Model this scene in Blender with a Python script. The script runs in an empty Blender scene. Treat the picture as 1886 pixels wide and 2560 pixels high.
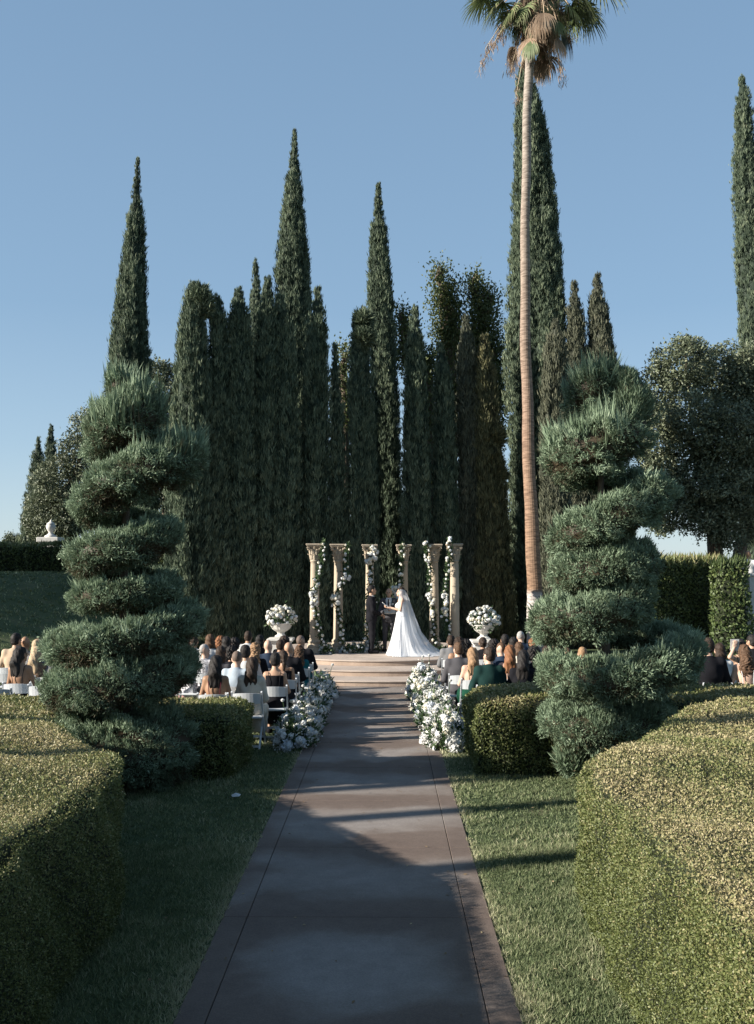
import bpy, math, random
import numpy as np
from mathutils import Vector, Matrix
rng = np.random.default_rng(11)
random.seed(5)
SC = bpy.context.scene
COL = SC.collection
PI = math.pi

# ------------------------------------------------------------------ camera
F = 2489.0
CAM = np.array([0.22, 0.0, 2.6])
PITCH = math.atan(142/F); YAW = math.atan(23/F)
fwd = np.array([-math.sin(YAW)*math.cos(PITCH), math.cos(YAW)*math.cos(PITCH), math.sin(PITCH)])
rgt = np.array([math.cos(YAW), math.sin(YAW), 0.0])
upv = np.cross(rgt, fwd)
def at(px, py, Y):
    """the point seen at pixel px,py of the photograph at real distance Y"""
    r = fwd*F + rgt*(px-943) + upv*(1280-py)
    return CAM + r*(Y/r[1])
cd = bpy.data.cameras.new('camera'); cam = bpy.data.objects.new('camera', cd); COL.objects.link(cam)
cd.sensor_fit = 'VERTICAL'; cd.sensor_height = 36; cd.sensor_width = 36; cd.lens = 35
cd.clip_end = 3000; cd.clip_start = 0.05
M = Matrix((rgt, upv, -fwd)).transposed().to_4x4(); M.translation = Vector(CAM)
cam.matrix_world = M
SC.camera = cam

# ------------------------------------------------------------------ materials
def new_mat(name):
    m = bpy.data.materials.new(name); m.use_nodes = True
    nt = m.node_tree
    b = nt.nodes['Principled BSDF']
    return m, nt, b
def N(nt, t, **kw):
    n = nt.nodes.new(t)
    for k, v in kw.items():
        if k in n.inputs.keys() if hasattr(n.inputs, 'keys') else False: n.inputs[k].default_value = v
        else: setattr(n, k, v)
    return n
def ramp(nt, stops):
    r = nt.nodes.new('ShaderNodeValToRGB'); e = r.color_ramp.elements
    while len(e) < len(stops): e.new(0.5)
    for i, (p, c) in enumerate(stops):
        e[i].position = p; e[i].color = (*c, 1)
    return r
def simple(name, c, rough=0.7, noise=0.0, scale=8.0, bump=0.0, bscale=40.0, spec=0.3, metal=0, stretch=None):
    c = tuple(x*.84 for x in c)
    m, nt, b = new_mat(name)
    b.inputs['Roughness'].default_value = rough
    b.inputs['Specular IOR Level'].default_value = spec
    b.inputs['Metallic'].default_value = metal
    b.inputs['Base Color'].default_value = (*c, 1)
    tc = nt.nodes.new('ShaderNodeTexCoord')
    src = tc.outputs['Object']
    if stretch:
        mp = nt.nodes.new('ShaderNodeMapping'); mp.inputs['Scale'].default_value = stretch
        nt.links.new(src, mp.inputs['Vector']); src = mp.outputs['Vector']
    if noise:
        n = nt.nodes.new('ShaderNodeTexNoise'); n.inputs['Scale'].default_value = scale; n.inputs['Detail'].default_value = 6
        nt.links.new(src, n.inputs['Vector'])
        r = ramp(nt, [(0.3, tuple(x*(1-noise) for x in c)), (0.7, tuple(min(1, x*(1+noise)) for x in c))])
        nt.links.new(n.outputs['Fac'], r.inputs['Fac']); nt.links.new(r.outputs['Color'], b.inputs['Base Color'])
    if bump:
        n2 = nt.nodes.new('ShaderNodeTexNoise'); n2.inputs['Scale'].default_value = bscale; n2.inputs['Detail'].default_value = 5
        nt.links.new(src, n2.inputs['Vector'])
        bp = nt.nodes.new('ShaderNodeBump'); bp.inputs['Strength'].default_value = bump; bp.inputs['Distance'].default_value = 0.02
        nt.links.new(n2.outputs['Fac'], bp.inputs['Height']); nt.links.new(bp.outputs['Normal'], b.inputs['Normal'])
    return m
def foliage_mat(name, stops, transl=0.22, rough=0.6, spec=0.25, af=.86):
    stops = [(p, tuple(x*af for x in c)) for p, c in stops]
    m, nt, b = new_mat(name)
    a = nt.nodes.new('ShaderNodeAttribute'); a.attribute_name = 'tint'
    r = ramp(nt, stops)
    nt.links.new(a.outputs['Fac'], r.inputs['Fac'])
    nt.links.new(r.outputs['Color'], b.inputs['Base Color'])
    b.inputs['Roughness'].default_value = rough; b.inputs['Specular IOR Level'].default_value = spec
    t = nt.nodes.new('ShaderNodeBsdfTranslucent'); nt.links.new(r.outputs['Color'], t.inputs['Color'])
    mx = nt.nodes.new('ShaderNodeMixShader'); mx.inputs['Fac'].default_value = transl
    nt.links.new(b.outputs[0], mx.inputs[1]); nt.links.new(t.outputs[0], mx.inputs[2])
    nt.links.new(mx.outputs[0], nt.nodes['Material Output'].inputs['Surface'])
    return m

# ------------------------------------------------------------------ mesh helpers
def mesh_np(name, verts, facesets, mats=(), midx=None, tint=None, smooth=False):
    """facesets: list of int arrays (n,k)"""
    me = bpy.data.meshes.new(name)
    verts = np.ascontiguousarray(verts, dtype=np.float32)
    fs = [np.asarray(f, dtype=np.int32) for f in facesets if len(f)]
    me.vertices.add(len(verts)); me.vertices.foreach_set('co', verts.ravel())
    loops = np.concatenate([f.ravel() for f in fs])
    tot = np.concatenate([np.full(len(f), f.shape[1], dtype=np.int32) for f in fs])
    start = np.concatenate([[0], np.cumsum(tot)[:-1]]).astype(np.int32)
    me.loops.add(len(loops)); me.loops.foreach_set('vertex_index', loops)
    me.polygons.add(len(tot)); me.polygons.foreach_set('loop_start', start)
    try: me.polygons.foreach_set('loop_total', tot)
    except Exception: pass
    if midx is not None: me.polygons.foreach_set('material_index', np.asarray(midx, dtype=np.int32))
    me.polygons.foreach_set('use_smooth', np.full(len(tot), bool(smooth)))
    for m in mats: me.materials.append(m)
    if tint is not None:
        a = me.attributes.new('tint', 'FLOAT', 'FACE'); a.data.foreach_set('value', np.asarray(tint, dtype=np.float32))
    me.update(calc_edges=True)
    return me
class MB:
    """collects pieces of one mesh"""
    def __init__(s): s.v = []; s.f4 = []; s.f3 = []; s.n = 0; s.t4 = []; s.t3 = []
    def add(s, v, f4=None, f3=None, t4=0.5, t3=0.5):
        v = np.asarray(v, dtype=float).reshape(-1, 3)
        s.v.append(v)
        if f4 is not None and len(f4):
            s.f4.append(np.asarray(f4)+s.n); s.t4.append(np.broadcast_to(np.asarray(t4, dtype=float), (len(f4),)))
        if f3 is not None and len(f3):
            s.f3.append(np.asarray(f3)+s.n); s.t3.append(np.broadcast_to(np.asarray(t3, dtype=float), (len(f3),)))
        s.n += len(v)
    def mesh(s, name, mats, smooth=False, midx=None):
        fs = []; t = []
        if s.f4: fs.append(np.concatenate(s.f4)); t.append(np.concatenate(s.t4))
        if s.f3: fs.append(np.concatenate(s.f3)); t.append(np.concatenate(s.t3))
        if not isinstance(mats, (list, tuple)): mats = [mats]
        return mesh_np(name, np.concatenate(s.v), fs, mats, midx, np.concatenate(t), smooth)
    def box(s, c, size, rz=0, bev=0.0, t=0.5):
        hx, hy, hz = size[0]/2, size[1]/2, size[2]/2
        b = min(bev, hx*.9, hy*.9, hz*.9)
        if b <= 0:
            v = np.array([[x, y, z] for z in (-hz, hz) for y in (-hy, hy) for x in (-hx, hx)])
            f = [[0, 2, 3, 1], [4, 5, 7, 6], [0, 1, 5, 4], [2, 6, 7, 3], [0, 4, 6, 2], [1, 3, 7, 5]]
        else:
            def ring(ix, iy, z): 
                return [[ix, -iy+b, z], [ix, iy-b, z], [ix-b, iy, z], [-ix+b, iy, z], [-ix, iy-b, z], [-ix, -iy+b, z], [-ix+b, -iy, z], [ix-b, -iy, z]]
            v = np.array(ring(hx-b, hy-b, -hz)+ring(hx, hy, -hz+b)+ring(hx, hy, hz-b)+ring(hx-b, hy-b, hz))
            f = []
            for k in range(3):
                for i in range(8): f.append([k*8+i, k*8+(i+1) % 8, (k+1)*8+(i+1) % 8, (k+1)*8+i])
            # caps as quads
            for o, fl in ((0, 1), (24, 0)):
                q = [[0, 1, 2, 3], [0, 3, 4, 7], [4, 5, 6, 7]]
                for a in q:
                    a = [o+i for i in a]; f.append(a[::-1] if fl else a)
        cr, sr = math.cos(rz), math.sin(rz)
        w = v.copy(); w[:, 0] = v[:, 0]*cr-v[:, 1]*sr; w[:, 1] = v[:, 0]*sr+v[:, 1]*cr
        s.add(w+np.array(c), f, t4=t)
    def bar(s, p0, p1, w, d, ref=(1, 0, 0), t=0.5):
        p0 = np.array(p0, float); p1 = np.array(p1, float); a = p1-p0; a /= np.linalg.norm(a)
        r = np.array(ref, float); r = r-a*r.dot(a); r /= np.linalg.norm(r); q = np.cross(a, r)
        v = [p+r*w/2*i+q*d/2*j for p in (p0, p1) for j in (-1, 1) for i in (-1, 1)]
        s.add(v, [[0, 2, 3, 1], [4, 5, 7, 6], [0, 1, 5, 4], [2, 6, 7, 3], [0, 4, 6, 2], [1, 3, 7, 5]], t4=t)
    def lathe(s, prof, c=(0, 0, 0), n=24, flute=0.0, nf=16, frange=(0, 0), cap=True, t=0.5, sq=None):
        prof = np.array(prof, float); k = len(prof); a = np.arange(n)/n*2*PI
        R = np.repeat(prof[:, 0][:, None], n, 1); Z = np.repeat(prof[:, 1][:, None], n, 1)
        if flute:
            m = ((prof[:, 1] >= frange[0]) & (prof[:, 1] <= frange[1]))[:, None]
            R = R*(1-m*flute*np.abs(np.sin(a*nf/2))[None, :])
        v = np.stack([c[0]+R*np.cos(a), c[1]+R*np.sin(a), c[2]+Z], -1).reshape(-1, 3)
        i = np.arange(k-1)[:, None]*n; j = np.arange(n)[None, :]; j2 = (j+1) % n
        f = np.stack([i+j, i+j2, i+n+j2, i+n+j], -1).reshape(-1, 4)
        s.add(v, f, t4=t)
        if cap:
            for ring, pz in ((0, prof[0, 1]), (k-1, prof[-1, 1])):
                cv = np.concatenate([v[ring*n:(ring+1)*n], [[c[0], c[1], c[2]+pz]]])
                ff = [[q, (q+1) % n, n] if ring else [(q+1) % n, q, n] for q in range(n)]
                s.add(cv, f3=ff, t3=t)
    def tube(s, pts, rads, n=8, t=0.5, cap=True):
        pts = np.array(pts, float); k = len(pts); rads = np.broadcast_to(np.array(rads, float), (k,))
        d = np.gradient(pts, axis=0); d /= np.linalg.norm(d, axis=1)[:, None]+1e-9
        ref = np.array([0, 0, 1.]) if abs(d[0][2]) < .9 else np.array([1., 0, 0])
        vs = []
        for i in range(k):
            r = ref-d[i]*ref.dot(d[i]); r /= np.linalg.norm(r)+1e-9; q = np.cross(d[i], r); ref = r
            a = np.arange(n)/n*2*PI
            vs.append(pts[i]+rads[i]*(np.cos(a)[:, None]*r+np.sin(a)[:, None]*q))
        v = np.concatenate(vs)
        i = np.arange(k-1)[:, None]*n; j = np.arange(n)[None, :]; j2 = (j+1) % n
        s.add(v, np.stack([i+j, i+j2, i+n+j2, i+n+j], -1).reshape(-1, 4), t4=t)
        if cap:
            for e in (0, k-1):
                cv = np.concatenate([v[e*n:(e+1)*n], [pts[e]]])
                s.add(cv, f3=[[q, (q+1) % n, n] if e else [(q+1) % n, q, n] for q in range(n)], t3=t)

def norm(a): return a/(np.linalg.norm(a, axis=-1, keepdims=True)+1e-9)
def kites(mb, P, D, Nn, L, W, tint, mid=0.45):
    """one pointed leaf per row: P base, D direction, Nn facing, L length, W width"""
    D = norm(D); S = norm(np.cross(D, Nn)); L = np.broadcast_to(L, (len(P),))[:, None]; W = np.broadcast_to(W, (len(P),))[:, None]
    Nf = np.cross(S, D)
    v = np.stack([P, P+D*L*mid+S*W/2+Nf*W*.15, P+D*L, P+D*L*mid-S*W/2+Nf*W*.15], 1).reshape(-1, 3)
    f = np.arange(len(P)*4).reshape(-1, 4)
    mb.add(v, f, t4=tint)
def clumps(mb, C, axis, out, nper, L, W, spread, pos, ctint, jt=0.12, nj=0.5):
    n = len(C); idx = np.repeat(np.arange(n), nper); m = len(idx)
    P = C[idx]+rng.normal(0, pos, (m, 3))
    D = axis[idx]+rng.normal(0, spread, (m, 3))
    Nn = out[idx]+rng.normal(0, nj, (m, 3))
    Ls = rng.uniform(L[0], L[1], m); Ws = rng.uniform(W[0], W[1], m)
    kites(mb, P-norm(D)*Ls[:, None]*.3, D, Nn, Ls, Ws, np.clip(ctint[idx]+rng.normal(0, jt, m), 0, 1))

# ------------------------------------------------------------------ scene graph helpers
def tag(o, label=None, cat=None, group=None, kind=None):
    if label:
        o['label'] = label
    if cat: o['category'] = cat
    if group: o['group'] = group
    if kind: o['kind'] = kind
    return o
def empty(name, loc=(0, 0, 0), rz=0, scale=1.0, **kw):
    o = bpy.data.objects.new(name, None); COL.objects.link(o); o.location = loc; o.rotation_euler = (0, 0, rz)
    o.scale = (scale,)*3; o.empty_display_size = .1
    return tag(o, **kw)
def link(name, me, parent=None, loc=None, rot=None, scale=None, mat=None, **kw):
    o = bpy.data.objects.new(name, me); COL.objects.link(o)
    if parent is not None: o.parent = parent
    if loc is not None: o.location = loc
    if rot is not None: o.rotation_euler = rot
    if scale is not None: o.scale = scale if hasattr(scale, '__len__') else (scale,)*3
    if mat is not None:
        o.material_slots[0].link = 'OBJECT'; o.material_slots[0].material = mat
    return tag(o, **kw)
def copy_tree(o, parent=None):
    c = o.copy(); COL.objects.link(c); c.parent = parent
    for ch in o.children: copy_tree(ch, c)
    return c

# ------------------------------------------------------------------ implicit surfaces (bodies, clothes, hair)
def isosurf(f, lo, hi, h):
    lo = np.array(lo, float); hi = np.array(hi, float)
    n = np.ceil((hi-lo)/h).astype(int)+1
    ax = [lo[i]+np.arange(n[i])*h for i in range(3)]
    P = np.stack(np.meshgrid(*ax, indexing='ij'), -1).astype(np.float32)
    V = f(P.reshape(-1, 3)).reshape(n).astype(np.float32)
    s = V < 0
    nx, ny, nz = n-1
    cnt = np.zeros((nx, ny, nz), int)
    for i in (0, 1):
        for j in (0, 1):
            for k in (0, 1): cnt += s[i:nx+i, j:ny+j, k:nz+k]
    act = (cnt > 0) & (cnt < 8)
    ids = -np.ones(act.shape, int); A = np.argwhere(act); ids[act] = np.arange(len(A))
    acc = np.zeros((len(A), 3)); w = np.zeros(len(A))
    corners = [(i, j, k) for i in (0, 1) for j in (0, 1) for k in (0, 1)]
    for a in corners:
        for axi in range(3):
            if a[axi]: continue
            b = list(a); b[axi] = 1
            va = V[A[:, 0]+a[0], A[:, 1]+a[1], A[:, 2]+a[2]]; vb = V[A[:, 0]+b[0], A[:, 1]+b[1], A[:, 2]+b[2]]
            m = (va < 0) != (vb < 0)
            t = va[m]/(va[m]-vb[m])
            p = np.tile(np.array(a, float), (m.sum(), 1)); p[:, axi] = t
            acc[m] += p; w[m] += 1
    verts = lo+(A+acc/w[:, None])*h
    faces = []
    for axi in range(3):
        o1, o2 = [(1, 2), (2, 0), (0, 1)][axi]
        sl0 = [slice(None)]*3; sl1 = [slice(None)]*3
        sl0[axi] = slice(0, n[axi]-1); sl1[axi] = slice(1, n[axi])
        for q in (o1, o2): sl0[q] = slice(1, n[q]-1); sl1[q] = slice(1, n[q]-1)
        a = s[tuple(sl0)]; b = s[tuple(sl1)]
        for flip in (0, 1):
            m = (a & ~b) if not flip else (~a & b)
            I = np.argwhere(m)
            if not len(I): continue
            I[:, o1] += 1; I[:, o2] += 1
            def cid(d1, d2):
                J = I.copy(); J[:, o1] += d1; J[:, o2] += d2
                return ids[J[:, 0], J[:, 1], J[:, 2]]
            q = np.stack([cid(-1, -1), cid(0, -1), cid(0, 0), cid(-1, 0)], -1)
            faces.append(q[:, ::-1] if flip else q)
    return verts, np.concatenate(faces)
def cone_d(p, a, b, ra, rb):
    a = np.array(a, np.float32); b = np.array(b, np.float32); ab = b-a
    t = np.clip(((p-a)@ab)/(ab@ab+1e-9), 0, 1)
    return np.linalg.norm(p-a-t[:, None]*ab, axis=1)-(ra+(rb-ra)*t)
def ell_d(p, c, r):
    q = (p-np.array(c, np.float32)); r = np.array(r, np.float32)
    k0 = np.linalg.norm(q/r, axis=1); k1 = np.linalg.norm(q/(r*r), axis=1)+1e-6
    return k0*(k0-1)/k1
def smin(a, b, k):
    h = np.clip(.5+.5*(b-a)/k, 0, 1); return b*(1-h)+a*h-k*h*(1-h)
def field(prims, k=0.03, grow=0.0):
    def f(p):
        d = np.full(len(p), 9., np.float32)
        for pr in prims:
            if pr[0] == 'c': e = cone_d(p, pr[1], pr[2], pr[3]+grow, pr[4]+grow)
            else: e = ell_d(p, pr[1], np.array(pr[2])+grow)
            kk = pr[5] if (pr[0] == 'c' and len(pr) > 5) else k
            d = smin(d, e, kk)
        return d
    return f
# ------------------------------------------------------------------ light
SUN_EL = math.radians(22.5); SUN_AZ = math.radians(17)   # shadows run to the right, a little away from the camera
w = bpy.data.worlds.new('World'); SC.world = w; w.use_nodes = True
nt = w.node_tree; bg = nt.nodes['Background']
sky = nt.nodes.new('ShaderNodeTexSky'); sky.sky_type = 'NISHITA'; sky.sun_disc = False
sky.sun_elevation = SUN_EL; sky.sun_rotation = math.radians(270)-SUN_AZ
sky.altitude = 200; sky.air_density = 1.0; sky.dust_density = 0.5; sky.ozone_density = 3.5
mxs = nt.nodes.new('ShaderNodeMixRGB'); mxs.inputs['Fac'].default_value = .75
tcw = nt.nodes.new('ShaderNodeTexCoord'); sxw = nt.nodes.new('ShaderNodeSeparateXYZ'); nt.links.new(tcw.outputs['Generated'], sxw.inputs[0])
rw = ramp(nt, [(0, (.66, .83, .98)), (.12, (.45, .65, .88)), (.25, (.32, .52, .78)), (.5, (.26, .44, .70)), (1, (.16, .3, .54))]); nt.links.new(sxw.outputs['Z'], rw.inputs['Fac'])
mw = nt.nodes.new('ShaderNodeMixRGB'); mw.blend_type = 'MULTIPLY'; mw.inputs['Fac'].default_value = 1; mw.inputs[2].default_value = (6.0, 5.75, 5.3, 1); nt.links.new(rw.outputs[0], mw.inputs[1]); nt.links.new(mw.outputs[0], mxs.inputs[2])
nt.links.new(sky.outputs[0], mxs.inputs[1]); nt.links.new(mxs.outputs[0], bg.inputs['Color']); bg.inputs['Strength'].default_value = 0.066
sd = bpy.data.lights.new('sun', 'SUN'); sun = bpy.data.objects.new('sun', sd); COL.objects.link(sun)
sd.energy = 5.0; sd.angle = math.radians(.55); sd.color = (1, .93, .82)
sv = Vector((-math.cos(SUN_AZ)*math.cos(SUN_EL), -math.sin(SUN_AZ)*math.cos(SUN_EL), math.sin(SUN_EL)))
sun.rotation_euler = sv.to_track_quat('Z', 'Y').to_euler(); sun.location = (-20, -5, 20)
SC.view_settings.view_transform = 'Standard'; SC.view_settings.look = 'None'
SC.view_settings.exposure = 1.28; SC.view_settings.gamma = 1.0
SC.render.resolution_x = 754; SC.render.resolution_y = 1024

# ------------------------------------------------------------------ ground
def smooth(t): t = np.clip(t, 0, 1); return t*t*(3-2*t)
def ground_h(x, y):
    u = (-x-6)+(y-20)*.35
    return 2.45*smooth(u/13.0)
def uneven(a, b, n, c, p=2.2):
    t = np.linspace(-1, 1, n); s = np.sign(t)*np.abs(t)**p
    return c+np.where(s < 0, s*(c-a), s*(b-c))
gx = uneven(-600, 600, 241, -3, 3.0); gy = uneven(-60, 900, 241, 20, 2.6)
X, Y = np.meshgrid(gx, gy, indexing='ij'); Z = ground_h(X, Y)
n0, n1 = X.shape
i = np.arange(n0-1)[:, None]; j = np.arange(n1-1)[None, :]
gf = np.stack([i*n1+j, (i+1)*n1+j, (i+1)*n1+j+1, i*n1+j+1], -1).reshape(-1, 4)
m_lawn, nt, b = new_mat('lawn')
tc = nt.nodes.new('ShaderNodeTexCoord')
n1_ = nt.nodes.new('ShaderNodeTexNoise'); n1_.inputs['Scale'].default_value = 1.3; n1_.inputs['Detail'].default_value = 8; n1_.inputs['Roughness'].default_value = .65
n2_ = nt.nodes.new('ShaderNodeTexNoise'); n2_.inputs['Scale'].default_value = 60; n2_.inputs['Detail'].default_value = 4
nt.links.new(tc.outputs['Object'], n1_.inputs['Vector']); nt.links.new(tc.outputs['Object'], n2_.inputs['Vector'])
r1 = ramp(nt, [(.35, (.06, .085, .04)), (.55, (.09, .11, .055)), (.72, (.16, .15, .085))])
mx = nt.nodes.new('ShaderNodeMixRGB'); mx.blend_type = 'MULTIPLY'; mx.inputs['Fac'].default_value = .75
r2 = ramp(nt, [(.3, (.45, .45, .45)), (.65, (1.2, 1.2, 1.2))])
nt.links.new(n1_.outputs['Fac'], r1.inputs['Fac']); nt.links.new(n2_.outputs['Fac'], r2.inputs['Fac'])
nt.links.new(r1.outputs[0], mx.inputs[1]); nt.links.new(r2.outputs[0], mx.inputs[2]); nt.links.new(mx.outputs[0], b.inputs['Base Color'])
b.inputs['Roughness'].default_value = .95; b.inputs['Specular IOR Level'].default_value = .1
bp = nt.nodes.new('ShaderNodeBump'); bp.inputs['Strength'].default_value = .8; bp.inputs['Distance'].default_value = .03
nt.links.new(n2_.outputs['Fac'], bp.inputs['Height']); nt.links.new(bp.outputs['Normal'], b.inputs['Normal'])
link('ground', mesh_np('ground', np.stack([X, Y, Z], -1).reshape(-1, 3), [gf], [m_lawn], smooth=True), kind='structure')

# path: slabs with joints, real grooves
m_path, nt, b = new_mat('path_concrete')
tc = nt.nodes.new('ShaderNodeTexCoord')
nA = nt.nodes.new('ShaderNodeTexNoise'); nA.inputs['Scale'].default_value = .85; nA.inputs['Detail'].default_value = 3.5; nA.inputs['Roughness'].default_value = .45; nA.inputs['Distortion'].default_value = 1.0
nB = nt.nodes.new('ShaderNodeTexNoise'); nB.inputs['Scale'].default_value = 90; nB.inputs['Detail'].default_value = 6
nC = nt.nodes.new('ShaderNodeTexNoise'); nC.inputs['Scale'].default_value = 5; nC.inputs['Detail'].default_value = 7; nC.inputs['Roughness'].default_value = .7
for q in (nA, nB, nC): nt.links.new(tc.outputs['Object'], q.inputs['Vector'])
rA = ramp(nt, [(.36, (.225, .2, .183)), (.50, (.2, .172, .153)), (.60, (.14, .108, .09)), (.75, (.125, .094, .078))])
spx = nt.nodes.new('ShaderNodeSeparateXYZ'); nt.links.new(tc.outputs['Object'], spx.inputs[0])
def mth(op, a, b_=None):
    n_ = nt.nodes.new('ShaderNodeMath'); n_.operation = op
    for q, v in enumerate((a, b_)):
        if v is None: continue
        if isinstance(v, (int, float)): n_.inputs[q].default_value = v
        else: nt.links.new(v, n_.inputs[q])
    return n_.outputs[0]
slabv = mth('ABSOLUTE', mth('SUBTRACT', mth('MULTIPLY', mth('FRACT', mth('DIVIDE', mth('ADD', spx.outputs['Y'], 3.6), 1.86)), 2), 1))
pool = mth('ADD', mth('MULTIPLY', mth('MAXIMUM', mth('MULTIPLY', mth('ABSOLUTE', spx.outputs['X']), .72), slabv), .42), mth('MULTIPLY', nA.outputs['Fac'], .62))
rB = ramp(nt, [(.3, (.82, .82, .82)), (.7, (1.12, 1.12, 1.12))])
rC = ramp(nt, [(.3, (.85, .84, .84)), (.7, (1.1, 1.1, 1.1))])
nt.links.new(pool, rA.inputs['Fac']); nt.links.new(nB.outputs['Fac'], rB.inputs['Fac']); nt.links.new(nC.outputs['Fac'], rC.inputs['Fac'])
m1 = nt.nodes.new('ShaderNodeMixRGB'); m1.blend_type = 'MULTIPLY'; m1.inputs['Fac'].default_value = 1
m2 = nt.nodes.new('ShaderNodeMixRGB'); m2.blend_type = 'MULTIPLY'; m2.inputs['Fac'].default_value = 1
nD = nt.nodes.new('ShaderNodeTexNoise'); nD.inputs['Scale'].default_value = 260; nD.inputs['Detail'].default_value = 2; nt.links.new(tc.outputs['Object'], nD.inputs['Vector'])
rD = ramp(nt, [(.25, (.6, .58, .56)), (.42, (1, 1, 1)), (.68, (1, 1, 1)), (.8, (1.35, 1.33, 1.3))]); nt.links.new(nD.outputs['Fac'], rD.inputs['Fac'])
m3 = nt.nodes.new('ShaderNodeMixRGB'); m3.blend_type = 'MULTIPLY'; m3.inputs['Fac'].default_value = 1
nt.links.new(rA.outputs[0], m1.inputs[1]); nt.links.new(rB.outputs[0], m1.inputs[2])
nt.links.new(m1.outputs[0], m2.inputs[1]); nt.links.new(rC.outputs[0], m2.inputs[2]); nt.links.new(m2.outputs[0], m3.inputs[1]); nt.links.new(rD.outputs[0], m3.inputs[2]); nt.links.new(m3.outputs[0], b.inputs['Base Color'])
b.inputs['Roughness'].default_value = .8; b.inputs['Specular IOR Level'].default_value = .3
bp = nt.nodes.new('ShaderNodeBump'); bp.inputs['Strength'].default_value = .25; bp.inputs['Distance'].default_value = .01
nt.links.new(nB.outputs['Fac'], bp.inputs['Height']); nt.links.new(bp.outputs['Normal'], b.inputs['Normal'])
m_joint = simple('joint_dirt', (.03, .025, .022), .95)
mb = MB(); ys = [-3.6+1.86*k for k in range(15)]; ys = [y for y in ys if y < 22.6]+[22.9]
xs = [-.997, -.815, .807, .997]
g = .003
for a in range(len(ys)-1):
    for c in range(3):
        x0, x1 = xs[c]+(g if c else 0), xs[c+1]-(g if c < 2 else 0); y0, y1 = ys[a]+g, ys[a+1]-g
        mb.box(((x0+x1)/2, (y0+y1)/2, -.05), (x1-x0, y1-y0, .13), bev=.003)
link('path', mb.mesh('path', m_path), kind='structure')
mb = MB(); mb.add([[-.99, -3.6, .004], [.99, -3.6, .004], [.99, 22.7, .004], [-.99, 22.7, .004]], [[0, 1, 2, 3]])
link('path_bed', mb.mesh('path_bed', m_joint), kind='structure')

# grass on the near lawn
m_grass = foliage_mat('grass_blades', [(0, (.06, .085, .04)), (.45, (.15, .195, .09)), (.75, (.29, .32, .17)), (1, (.48, .46, .3))], .3, .6, .25)
def grass(n, x0, x1, y0, y1, Lr, Wr):
    P = np.stack([rng.uniform(x0, x1, n), rng.uniform(y0, y1, n), np.zeros(n)], -1)
    k = n//2; nt_ = max(4, k//14); cx = rng.uniform(x0, x1, nt_); cy = rng.uniform(y0, y1, nt_); q = rng.integers(0, nt_, k)
    P[:k, 0] = np.clip(cx[q]+rng.normal(0, .018, k), x0, x1); P[:k, 1] = cy[q]+rng.normal(0, .022, k)
    P[:, 2] = ground_h(P[:, 0], P[:, 1])-.003
    D = np.stack([rng.normal(0, .6, n), rng.normal(0, .6, n), np.ones(n)], -1)
    Nn = rng.normal(0, 1, (n, 3)); Nn[:, 2] *= .4
    w_ = np.sin(P[:, 0]*3.1+1.3*np.sin(P[:, 1]*1.7))*np.sin(P[:, 1]*2.3+P[:, 0])+.6*np.sin(P[:, 0]*7.3+2*np.sin(P[:, 1]*5.1))*np.sin(P[:, 1]*6.1-P[:, 0]*4)
    edge = np.exp(-np.maximum(np.abs(P[:, 0])-1.0, 0)*11)*.5
    L = rng.uniform(*Lr, n)*(1+.28*w_)
    return P, D, Nn, L, rng.uniform(*Wr, n), np.clip(.5+.16*w_+edge+rng.normal(0, .2, n), 0, 1)
mb = MB()
for x0, x1 in ((-2.3, -1.0), (1.0, 2.0)):
    kites(mb, *grass(46000, x0, x1, 4.6, 9.5, (.025, .055), (.004, .008)), mid=.3)
for x0, x1 in ((-4.2, -.995), (.995, 4.0)):
    kites(mb, *grass(52000, x0, x1, 8.5, 14.8, (.03, .06), (.007, .013)), mid=.3)
kites(mb, *grass(26000, -10, -.99, 14, 21, (.04, .07), (.012, .022)), mid=.3)
kites(mb, *grass(20000, .99, 8, 14, 21, (.04, .07), (.012, .022)), mid=.3)
kites(mb, *grass(30000, -22, -5, 20, 40, (.06, .09), (.03, .05)), mid=.3)
ml = MB(); nl = 260; P = np.stack([rng.uniform(-1.9, 1.8, nl), rng.uniform(4.5, 21, nl)**1.0, np.full(nl, .022)], -1); P[np.abs(P[:, 0]) < .6, 0] *= 1.6
kites(ml, P, rng.normal(0, 1, (nl, 3))*np.array([1, 1, .15]), np.tile([0, 0, 1.], (nl, 1))+rng.normal(0, .3, (nl, 3)), rng.uniform(.02, .045, nl), rng.uniform(.012, .02, nl), rng.uniform(0, 1, nl))
link('fallen_leaves', ml.mesh('fallen_leaves', foliage_mat('dry_leaf', [(0, (.12, .07, .04)), (.5, (.25, .17, .09)), (1, (.42, .34, .2))], .1)), kind='stuff', label='scattered small dry leaves on the walk and its grass edges')
link('grass', mb.mesh('grass', m_grass), kind='stuff', label='short mown green grass covering the lawns beside the walk')

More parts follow.
